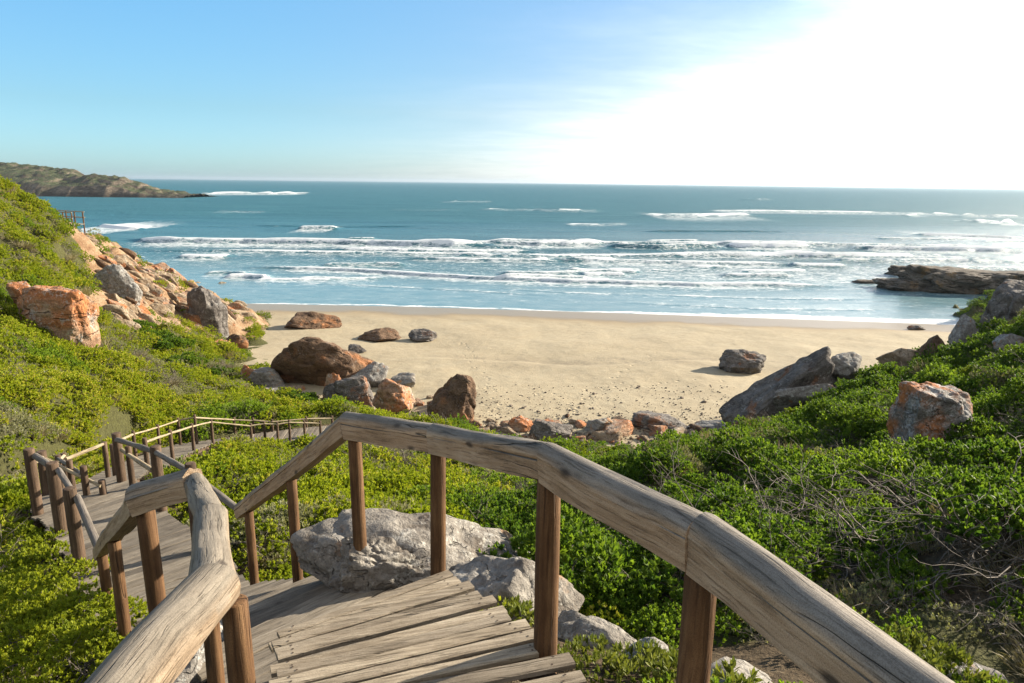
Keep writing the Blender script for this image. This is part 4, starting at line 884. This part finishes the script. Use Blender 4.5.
rock_px('rock', 'small grey stone lost in the green mounds beyond the handrail', 655, 462, 44, 10, 'rock_grey', 75, Y=24, depth=.5)
# tide-washed shelf in the sea on the right
for px, b, wd, ht, sd, lb in ((912, 276, 44, 13, 81, 'dark low hump at the left tip of the sea rocks'), (916, 291, 70, 15, 82, 'brown wedge of rock in front of the sea rocks'), (868, 284, 24, 5, 83, 'small dark rock awash left of the sea rocks'),
                              (972, 294, 110, 32, 84, 'broad layered sea rock with a flat top in the surf'), (1035, 297, 110, 34, 85, 'flat topped sea rock cut by the right picture edge')):
    p = atz(px, b, -.1); m = p[1] / FPX * 1.05; wd *= m; ht *= m
    rock('rock', lb, (p[0], p[1] + wd * .16, p[2] + ht * .22), (wd * .58, wd * .34, ht * .64), 'rock_sea', sd, (0, .03, random.uniform(-.15, .15)), sub=6, rough=.13, facets=10, cut=(.6, .85), box=True, freq=2.8)
# rocky spine on the left: tilted angular blocks
rg = np.random.default_rng(5); VAR = [rock_shape((1, .7, .9), 300 + i, facets=8, cut=(.45, .9), rough=.08, sub=4, freq=2.6) for i in range(7)]
VM = []
for i, (V, F) in enumerate(VAR):
    me_o = link_mesh('rock', V, F, M['rock_tan' if i < 4 else 'rock_orange' if i < 6 else 'rock_brown'], smooth=True); me_o.data.set_sharp_from_angle(angle=R(35)); VM.append(me_o.data); bpy.data.objects.remove(me_o)
def vrock(mesh, loc, sc, rot, label, group, kind='rock'):
    o = bpy.data.objects.new(kind, mesh); COL.objects.link(o); o.location = loc; o.scale = sc; o.rotation_euler = rot; tag(o, label, kind, group); return o
ncr = 0
from_poly = np.array(CRAG_PX, float)
def in_poly(p, poly):
    c = False
    for a, b in zip(poly, np.roll(poly, -1, 0)):
        if (a[1] > p[1]) != (b[1] > p[1]) and p[0] < (b[0] - a[0]) * (p[1] - a[1]) / (b[1] - a[1]) + a[0]: c = not c
    return c
while ncr < 215:
    q = (rg.uniform(45, 262), rg.uniform(212, 334))
    if q[1] < 236 or not in_poly(q, from_poly): continue
    p = hit(*q); z = ground_z(p[0], p[1]); s_ = .36 * math.exp(rg.normal(0, .42)) * (1.25 if q[0] > 110 else .9); ncr += 1
    vrock(VM[rg.integers(0, 7)], (p[0], p[1], z + .12 * s_), (s_ * 1.7, s_ * 1.0, s_ * rg.uniform(.8, 1.4)), (rg.normal(0, .12), .45 + rg.normal(0, .14), rg.normal(.25, .2)), 'tan or orange block of the jagged ridge running down to the sea on the left', 'blocks of the rocky left ridge')
# rubble line at the back of the beach
for i in range(150):
    px = rg.uniform(470, 730); base = 431 + rg.normal(0, 7) + (px - 480) * .03; p = atz(px, base, 1.4); x, y = p[0], p[1]; z = float(sand_z(x, y)); s_ = .22 * math.exp(rg.normal(0, .6))
    vrock(VM[rg.integers(0, 7)], (x, y, z + s_ * .2), (s_ * 1.2, s_, s_ * .7), (0, 0, rg.uniform(0, 6)), 'small stone in the rubble line at the back of the beach', 'stones of the beach rubble line', 'stone')
for i in range(26):
    px = rg.uniform(225, 300) if i < 12 else rg.uniform(330, 440); base = rg.uniform(384, 400) if i < 12 else rg.uniform(392, 412); p = atz(px, base, 1.4); s_ = rg.uniform(.25, .6); z = max(float(sand_z(p[0], p[1])), ground_z(p[0], p[1]))
    vrock(VM[rg.integers(0, 7)], (p[0], p[1], z + s_ * .15), (s_ * 1.2, s_, s_ * .8), (0, 0, rg.uniform(0, 6)), 'fallen stone lying around the big boulders left of the beach', 'stones around the beach boulders', 'stone')

# ------------------------------------------------------------------ plants
def leaf_cloud(nros, rad, hgt, leaf, wid, per, seed, erect=.35, hollow=.7, spread=.9):
    """rosettes of folded leaves over a dome: returns vertices, triangles, per-vertex shade value"""
    rg = np.random.default_rng(seed); V = []; T = []; A = []
    az = rg.uniform(0, 2 * np.pi, nros); cz = rg.uniform(0, 1, nros) ** .8; sr = np.sqrt(1 - cz ** 2)
    lump = 1 + .42 * fbm(np.cos(az) * sr * 2 + seed, np.sin(az) * sr * 2, cz * 2, seed=seed, oct=2); k_ = rg.uniform(hollow, 1.0, nros) * lump
    C = np.column_stack([np.cos(az) * sr * rad * k_, np.sin(az) * sr * rad * k_, cz * hgt * k_]); out = np.column_stack([np.cos(az) * sr, np.sin(az) * sr, cz]) * (1 - erect) + np.array([0, 0, erect]) + rg.normal(0, .25, (nros, 3)); out /= np.linalg.norm(out, axis=1)[:, None]
    t1 = np.cross(out, rg.normal(size=(nros, 3))); t1 /= np.linalg.norm(t1, axis=1)[:, None]; t2 = np.cross(out, t1); val = rg.uniform(0, 1, nros)
    for j in range(per):
        a = 2 * np.pi * (j * .381966) + rg.normal(0, .2, nros); el = (.15 + .75 * j / per) * spread + rg.normal(0, .12, nros); h = (1 - j / per) * leaf * .5
        d = (t1 * np.cos(a)[:, None] + t2 * np.sin(a)[:, None]) * np.sin(el)[:, None] * 1.1 + out * np.cos(el)[:, None]; d /= np.linalg.norm(d, axis=1)[:, None]
        sdv = np.cross(d, out) + rg.normal(0, .05, (nros, 3)); sdv /= np.linalg.norm(sdv, axis=1)[:, None]; nn = np.cross(sdv, d)
        ln = (leaf * rg.uniform(.75, 1.2, nros))[:, None]; b = C + out * h; i0 = len(V) * 0
        q = np.stack([b, b + d * ln * .55 + sdv * wid / 2 + nn * ln * .06, b + d * ln, b + d * ln * .55 - sdv * wid / 2 + nn * ln * .06], 1); V.append(q.reshape(-1, 3)); A.append(np.repeat(np.clip(val + rg.normal(0, .15, nros), 0, 1), 4))
    V = np.concatenate(V); A = np.concatenate(A); q = np.arange(len(V)).reshape(-1, 4)
    return V, np.concatenate([q[:, [0, 1, 2]], q[:, [0, 2, 3]]]), A
def blade_cloud(n, rad, hgt, seed, wid=.006):
    rg = np.random.default_rng(seed); az = rg.uniform(0, 6.28, n); r_ = rad * np.sqrt(rg.uniform(0, 1, n)); b = np.column_stack([np.cos(az) * r_, np.sin(az) * r_, np.zeros(n)])
    d = np.column_stack([np.cos(az), np.sin(az), np.zeros(n)]) * rg.uniform(.1, .9, n)[:, None] + rg.normal(0, .3, (n, 3)); d[:, 2] = np.abs(d[:, 2]) * .3 + .7; d /= np.linalg.norm(d, axis=1)[:, None]
    s_ = np.cross(d, rg.normal(size=(n, 3))); s_ /= np.linalg.norm(s_, axis=1)[:, None]; L_ = (hgt * rg.uniform(.5, 1.2, n))[:, None]; dr = np.array([0, 0, -.25]) * L_
    V = np.stack([b - s_ * wid, b + s_ * wid, b + d * L_ * .6 + s_ * wid * .7, b + d * L_ + dr * .6, b + d * L_ * .6 - s_ * wid * .7], 1).reshape(-1, 3); q = np.arange(n * 5).reshape(-1, 5)
    return V, np.concatenate([q[:, [0, 1, 2]], q[:, [0, 2, 4]], q[:, [4, 2, 3]]]), np.repeat(rg.uniform(0, 1, n), 5)
def twig_tubes(nmain, length, rad, seed, spread=1.0, up=.6, depth=2):
    """branching bare twigs as thin tubes"""
    rg = np.random.default_rng(seed); V = []; F = []; n = 0
    def tube(pts, r0, r1):
        nonlocal n
        k = len(pts); ring = []
        for i, p in enumerate(pts):
            d = pts[min(i + 1, k - 1)] - pts[max(i - 1, 0)]; d /= np.linalg.norm(d) + 1e-9; s_ = np.cross(d, [.3, .5, .8]); s_ /= np.linalg.norm(s_) + 1e-9; t = np.cross(d, s_); r_ = r0 + (r1 - r0) * i / (k - 1)
            for a in (0, 2.094, 4.189): V.append(p + (s_ * math.cos(a) + t * math.sin(a)) * r_)
        for i in range(k - 1):
            for j in range(3): F.append([n + i * 3 + j, n + i * 3 + (j + 1) % 3, n + (i + 1) * 3 + (j + 1) % 3, n + (i + 1) * 3 + j])
        n += 3 * k
    def grow(p, d, L_, r_, lv):
        pts = [p]; k = 5
        for i in range(k):
            d = d + rg.normal(0, .22, 3); d /= np.linalg.norm(d); p = p + d * L_ / k; pts.append(p)
            if lv < depth and i >= 1 and rg.random() < .85:
                dd = d + rg.normal(0, .65, 3); dd /= np.linalg.norm(dd); grow(p, dd, L_ * rg.uniform(.4, .7), r_ * .55, lv + 1)
        tube(pts, r_, r_ * .45)
    for i in range(nmain):
        a = rg.uniform(0, 6.28); d = np.array([math.cos(a) * spread, math.sin(a) * spread, up]); d /= np.linalg.norm(d); grow(np.array([rg.normal(0, .1), rg.normal(0, .1), 0]), d, length * rg.uniform(.7, 1.2), rad, 0)
    return np.array(V), np.array(F)

# source clumps live outside the scene; the carpet instances them
src = bpy.data.collections.new('ground_cover_sources')
def source(name, V, T, A, mt):
    o = link_mesh(name, V, T, M[mt], attrs={'lv': A}); COL.objects.unlink(o); src.objects.link(o); return o
for i in range(4): source(f'clump_a{i}', *leaf_cloud(105, .26, .22, .036, .021, 8, 100 + i), 'leaf')
for i in range(2): source(f'clump_b{i}', *leaf_cloud(72, .25, .25, .046, .027, 8, 110 + i, erect=.5), 'leaf')
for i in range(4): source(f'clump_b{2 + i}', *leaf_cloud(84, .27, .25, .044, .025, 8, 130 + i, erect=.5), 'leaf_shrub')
source('clump_c0', *blade_cloud(240, .20, .24, 120), 'drygrass')
Vt, Ft = twig_tubes(9, .32, .006, 121, depth=2, up=.8); source('clump_d0', Vt, Ft, np.zeros(len(Vt)), 'twig')
for i in range(2): source(f'clump_e{i}', *leaf_cloud(95, .24, .24, .034, .013, 7, 150 + i, erect=.6), 'leaf_grey')
def carpet(name, P_, rot, scl, idx, tint, coll=None):
    me = bpy.data.meshes.new(name); me.vertices.add(len(P_)); me.vertices.foreach_set('co', np.asarray(P_, np.float32).ravel())
    for k, t, a, f in (('rot', 'FLOAT_VECTOR', rot, 'vector'), ('scl', 'FLOAT', scl, 'value'), ('idx', 'INT', idx, 'value'), ('tint', 'FLOAT', tint, 'value')):
        at_ = me.attributes.new(k, t, 'POINT'); at_.data.foreach_set(f, np.asarray(a, np.int32 if t == 'INT' else np.float32).ravel())
    o = bpy.data.objects.new(name, me); COL.objects.link(o)
    g = bpy.data.node_groups.new(name + '_scatter', 'GeometryNodeTree'); g.interface.new_socket('Geometry', in_out='INPUT', socket_type='NodeSocketGeometry'); g.interface.new_socket('Geometry', in_out='OUTPUT', socket_type='NodeSocketGeometry')
    nd = g.nodes; gi = nd.new('NodeGroupInput'); go = nd.new('NodeGroupOutput'); ci = nd.new('GeometryNodeCollectionInfo'); ci.inputs['Collection'].default_value = coll or src; ci.inputs['Separate Children'].default_value = True; ci.inputs['Reset Children'].default_value = True
    ip = nd.new('GeometryNodeInstanceOnPoints'); ip.inputs['Pick Instance'].default_value = True
    def na(nm, t): a = nd.new('GeometryNodeInputNamedAttribute'); a.data_type = t; a.inputs['Name'].default_value = nm; return a.outputs['Attribute']
    g.links.new(gi.outputs[0], ip.inputs['Points']); g.links.new(ci.outputs[0], ip.inputs['Instance']); g.links.new(na('idx', 'INT'), ip.inputs['Instance Index'])
    e2r = nd.new('FunctionNodeEulerToRotation'); g.links.new(na('rot', 'FLOAT_VECTOR'), e2r.inputs[0]); g.links.new(e2r.outputs[0], ip.inputs['Rotation']); g.links.new(na('scl', 'FLOAT'), ip.inputs['Scale']); g.links.new(ip.outputs[0], go.inputs[0])
    o.modifiers.new('scatter', 'NODES').node_group = g; return o
rg = np.random.default_rng(77); cand = []
for (y0, y1) in ((1.2, 6), (6, 10), (10, 16), (16, 26), (26, 42), (42, 70), (70, 92)):
    ym = (y0 + y1) / 2; dens = 32 * (7 / max(ym, 7)) ** 1.1; n = int(dens * (y1 - y0) * 2.2 * (y1 + 1)); y = rg.uniform(y0, y1, n); x = rg.uniform(-1.1, 1.1, n) * (y1 + 1); cand.append(np.column_stack([x, y]))
C = np.concatenate(cand); x, y = C.T; hz = hill(x, y); hb = hill_base(x, y); dd, _ = deck_dist(x, y)
keep = (hz > sand_z(x, y) + .12) & (hb > sand_z(x, y) - .05) & (dd > .20) & (np.abs(x) < 1.0 * y + 3)
keep &= rg.random(len(x)) > 0.93 * rockiness(x, y)
bare = sstep(.22, .5, fbm(x / 3.5, y / 3.5, seed=12, oct=4)); keep &= rg.random(len(x)) > .35 * bare
bil = np.abs(vnoise(x / 1.9 + 3, y / 1.9, seed=81)) * .62 + np.abs(vnoise(x / .85, y / .85, seed=83)) * .3; keep &= rg.random(len(x)) > .85 * (1 - sstep(.05, .17, bil)) * (y < 34) * (.45 + .55 * sstep(-2, 3, x))
keep &= (y < 13) | (dd > .36 + .5 * sstep(19, 22, y))
led = np.exp(-((x - 1.2) / 1.5) ** 2 - ((y - 3.3) / .6) ** 2); keep &= rg.random(len(x)) > .95 * np.clip(led * 1.6, 0, 1)
thk = (x > .06 * y) & (x < 9) & (y > 4.6) & (y < 12.5); keep &= ~(thk & (rg.random(len(x)) < .7))
under = (dd < .75) & (y < 12); keep &= ~(under & (rg.random(len(x)) < .5))
for rx, ry, ra, rb in ROCKS: keep &= ((x - rx) / ra) ** 2 + ((y - ry) / rb) ** 2 > .9
x, y, hz, dd, bare = x[keep], y[keep], hz[keep], dd[keep], bare[keep]; Yd = np.hypot(x, y); n = len(x)
scl = (0.55 + 0.95 * sstep(3, 14, Yd) + 0.9 * sstep(14, 50, Yd)) * rg.uniform(.7, 1.3, n); scl = np.where(dd < .6, np.minimum(scl, .8), scl)
idx = rg.integers(0, 6, n); dryp = .05 + .42 * bare; dry = rg.random(n) < dryp; gsel = fbm(x / 3.2, y / 3.2, seed=61, oct=4) + .95 * sstep(-3, 6, x - .05 * y) - .34
idx = np.where(rg.random(n) < sstep(-.12, .22, gsel), rg.integers(6, 10, n), idx)
idx = np.where(dry, np.where(rg.random(n) < .6, 10, 11), idx)
gr = fbm(x / 2.4, y / 2.4, seed=67, oct=4) + .5 * bare - .15 * sstep(2, 6, x); idx = np.where((idx < 10) & (rg.random(n) < .7 * sstep(.16, .42, gr)), rg.integers(12, 14, n), idx)
tint = np.clip(.40 - .22 * sstep(1, 9, x) + .8 * fbm(x / 4, y / 4, seed=14, oct=5, gain=.65) + .34 * (1 - sstep(-6, 4, x)) + rg.normal(0, .14, n), 0, 1)  # tint drops towards the right: the slope's shade put into the leaf colour
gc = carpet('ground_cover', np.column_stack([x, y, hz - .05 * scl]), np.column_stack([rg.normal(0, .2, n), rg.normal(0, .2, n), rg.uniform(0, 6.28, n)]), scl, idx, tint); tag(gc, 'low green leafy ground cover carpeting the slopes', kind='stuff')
print('ground cover clumps', n)
# pebbles
psrc = bpy.data.collections.new('pebble_sources')
for i in range(3):
    V, F = rock_shape((1, .8, .6), 500 + i, sub=3, rough=.05); o = link_mesh(f'pebble_{i}', V, F, M['pebble'], smooth=True); COL.objects.unlink(o); psrc.objects.link(o)
n = 3400; px = rg.uniform(440, 735, n); py = np.where(rg.random(n) < .6, 432 + rg.normal(0, 9, n), rg.uniform(385, 440, n)); pts = np.array([atz(a, b, 1.4) for a, b in zip(px, py)]); zz = sand_z(pts[:, 0], pts[:, 1])
sz = .035 * np.exp(rg.normal(0, .55, n)); pb = carpet('beach_pebbles', np.column_stack([pts[:, 0], pts[:, 1], zz + sz * .2]), np.column_stack([np.zeros(n), np.zeros(n), rg.uniform(0, 6, n)]), sz, rg.integers(0, 3, n), np.zeros(n), psrc); tag(pb, 'scattered pebbles on the dry sand', kind='stuff')

# shrubs one can tell apart
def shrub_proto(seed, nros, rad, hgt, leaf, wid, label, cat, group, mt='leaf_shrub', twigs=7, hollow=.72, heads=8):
    r_ = thing('shrub', label, cat, (0, 0, 0), group); V, T, A = [], [], []; nv = 0; rq = np.random.default_rng(seed)
    for j in range(heads):                  # several leafy heads on one plant, with gaps between them
        an = j * 2.4 + rq.normal(0, .3); rr = rad * math.sqrt((j + .3) / heads) * .85; hr_ = rad * rq.uniform(.34, .5)
        v, t, a = leaf_cloud(nros // heads, hr_, hr_ * .8, leaf, wid, 8, seed + 31 * j, erect=.42, hollow=hollow); v = v + np.array([math.cos(an) * rr, math.sin(an) * rr, hgt * (1 - .55 * (rr / rad) ** 2) * rq.uniform(.62, 1.0) - hr_ * .5])
        V.append(v); T.append(t + nv); A.append(np.clip(a * .8 + rq.uniform(0, .25), 0, 1)); nv += len(v)
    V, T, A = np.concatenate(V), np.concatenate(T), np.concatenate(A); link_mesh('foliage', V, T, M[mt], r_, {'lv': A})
    V, F = twig_tubes(twigs, hgt * .72, .009, seed + 1, up=.9); link_mesh('stem', V, F, M['twig'], r_); return r_
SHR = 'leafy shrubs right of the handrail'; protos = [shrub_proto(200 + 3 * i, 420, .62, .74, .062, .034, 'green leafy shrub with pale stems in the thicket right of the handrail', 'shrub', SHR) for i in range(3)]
spots = []; rg = np.random.default_rng(9)
while len(spots) < 74:
    yy = rg.uniform(4.6, 13); xx = (rg.uniform(.02, .95) if len(spots) > 22 else rg.uniform(.03, .42)) * yy; ok = all((xx - a) ** 2 + (yy - b) ** 2 > (.36 + .02 * yy) ** 2 for a, b, _ in spots)
    if ok and deck_dist([xx], [yy])[0][0] > .9 and all(((xx - rx) / (ra + .3)) ** 2 + ((yy - ry) / (rb + .3)) ** 2 > 1 for rx, ry, ra, rb in ROCKS): spots.append((xx, yy, rg.uniform(.55, 1.0)))
for i, (xx, yy, s_) in enumerate(spots):
    loc = (xx, yy, ground_z(xx, yy) - .08)
    if i < 3: o = protos[i]; o.location = loc; o.rotation_euler = (0, 0, rg.uniform(0, 6)); o.scale = (s_,) * 3
    else: tree_copy(protos[i % 3], loc, rg.uniform(0, 6), (s_ * rg.uniform(.9, 1.2), s_, s_ * rg.uniform(.75, 1.1)))
SHL = 'leafy shrubs left of the handrail'; pl = shrub_proto(240, 420, .5, .48, .044, .024, 'low yellow green shrub below the left handrail', 'shrub', SHL, 'leaf_bright'); first = True
for i in range(16):
    yy = rg.uniform(4.2, 10); xx = -rg.uniform(.62, .92) * yy
    if deck_dist([xx], [yy])[0][0] < .55: continue
    loc = (xx, yy, ground_z(xx, yy) - .1); s_ = rg.uniform(.6, 1.0)
    if first: pl.location = loc; pl.scale = (s_,) * 3; first = False
    else: tree_copy(pl, loc, rg.uniform(0, 6), s_)
for px, py, Y, s_ in ((95, 622, 5.7, .8), (62, 588, 7.0, .9), (38, 556, 8.3, .9), (112, 640, 5.0, .7), (70, 625, 6.0, .95), (22, 580, 7.3, 1.0), (40, 640, 5.6, 1.0), (10, 620, 6.2, 1.0), (85, 668, 4.8, .8), (18, 545, 8.8, .8), (60, 660, 5.2, .9)):
    p = at(px, py, Y); tree_copy(pl, (p[0], p[1], max(p[2] - .1, ground_z(p[0], p[1]) - .1)), rg.uniform(0, 6), s_)
# rounded bushes farther off
FB = 'dense bushes on the far slopes'; fb = shrub_proto(260, 900, 1.0, .85, .10, .055, 'dense dark green bush on the slope by the beach boulders', 'bush', FB, twigs=5); first = True
for px, py, Y, s_ in ((150, 345, 49, 1.5), (165, 352, 48, 1.6), (180, 365, 46, 1.4), (135, 335, 50, 1.3), (205, 372, 45, 1.2), (300, 395, 44, 1.5), (285, 402, 43, 1.3), (310, 402, 42, 1.5), (175, 340, 51, 1.1), (215, 368, 47, 1.0), (705, 442, 34, 1.1), (690, 446, 33, .7), (860, 378, 38, 1.2), (880, 388, 36, 1.2), (940, 340, 39.5, .7)):
    p = at(px, py, Y); loc = (p[0], p[1], ground_z(p[0], p[1]) - .15)
    if first: fb.location = loc; fb.scale = (s_,) * 3; first = False
    else: tree_copy(fb, loc, rg.uniform(0, 6), (s_, s_, s_ * .8))
# bare dead branches in the thicket
DB = 'bare dead branches in the right thicket'; V, F = twig_tubes(10, .95, .011, 301, up=.75, depth=2); db = link_mesh('dead_branches', V, F, M['twig']); tag(db, 'tangle of bare grey branches in the thicket right of the handrail', 'branches', DB); first = True
for px, py, Y in ((760, 560, 6.4), (790, 590, 5.4), (830, 560, 5.9), (860, 600, 4.9), (900, 600, 5.2), (720, 530, 7.6), (950, 590, 5.4), (990, 620, 4.8), (830, 520, 7.4), (940, 540, 6.6), (650, 560, 7.6), (1010, 560, 6.2)):
    p = at(px, py, Y); loc = (p[0], p[1], ground_z(p[0], p[1]) - .02); o = db if first else db.copy()
    if not first: COL.objects.link(o)
    first = False; o.location = loc; o.rotation_euler = (0, 0, rg.uniform(0, 6)); o.scale = (1.1, 1.1, rg.uniform(.5, .8))
# yellow-green succulents on the near ledge
SU = 'succulents on the near soil ledge'; V, T, A = leaf_cloud(26, .13, .09, .045, .017, 7, 320, erect=.6); su = link_mesh('succulent_plant', V, T, M['leaf_succ'], attrs={'lv': A}); tag(su, 'small yellow green succulent on the soil ledge beside the plank steps', 'plant', SU); first = True
for px, py, Y in ((515, 606, 3.95), (522, 616, 3.8), (508, 600, 4.05), (575, 650, 3.45), (592, 640, 3.6), (605, 655, 3.4), (622, 662, 3.3), (640, 660, 3.35), (660, 655, 3.4), (675, 665, 3.2), (600, 672, 3.2), (630, 678, 3.1), (735, 680, 2.85), (750, 684, 2.8), (900, 625, 3.5), (918, 640, 3.4), (935, 645, 3.4), (950, 655, 3.35), (965, 665, 3.3), (985, 672, 3.3), (925, 660, 3.1), (1000, 682, 3.2), (560, 662, 3.3), (655, 676, 3.15), (685, 680, 3.0)):
    p = at(px, py, Y); loc = (p[0], p[1], max(ground_z(p[0], p[1]), p[2] - .12)); o = su if first else su.copy()
    if not first: COL.objects.link(o)
    first = False; o.location = loc; o.rotation_euler = (0, 0, rg.uniform(0, 6)); o.scale = (rg.uniform(.8, 1.35),) * 3

# ------------------------------------------------------------------ sea air
def haze_box():
    x0, x1, y0, y1, z0, z1 = -21500, 21500, -40, 20600, -9, 62
    V = [(x, y, z) for z in (z0, z1) for y in (y0, y1) for x in (x0, x1)]; F = [[0, 2, 3, 1], [4, 5, 7, 6], [0, 1, 5, 4], [2, 6, 7, 3], [0, 4, 6, 2], [1, 3, 7, 5]]
    m, k, out = mat('sea_haze'); v = k.n('ShaderNodeVolumePrincipled'); v.inputs['Color'].default_value = (0.50, 0.60, 0.70, 1); v.inputs['Density'].default_value = HAZE; v.inputs['Anisotropy'].default_value = 0.35
    k.L.new(v.outputs[0], out.inputs['Volume']); o = link_mesh('haze', V, F, m); tag(o, 'pale salt haze over the sea', kind='stuff')
HAZE = 0.00006
haze_box()
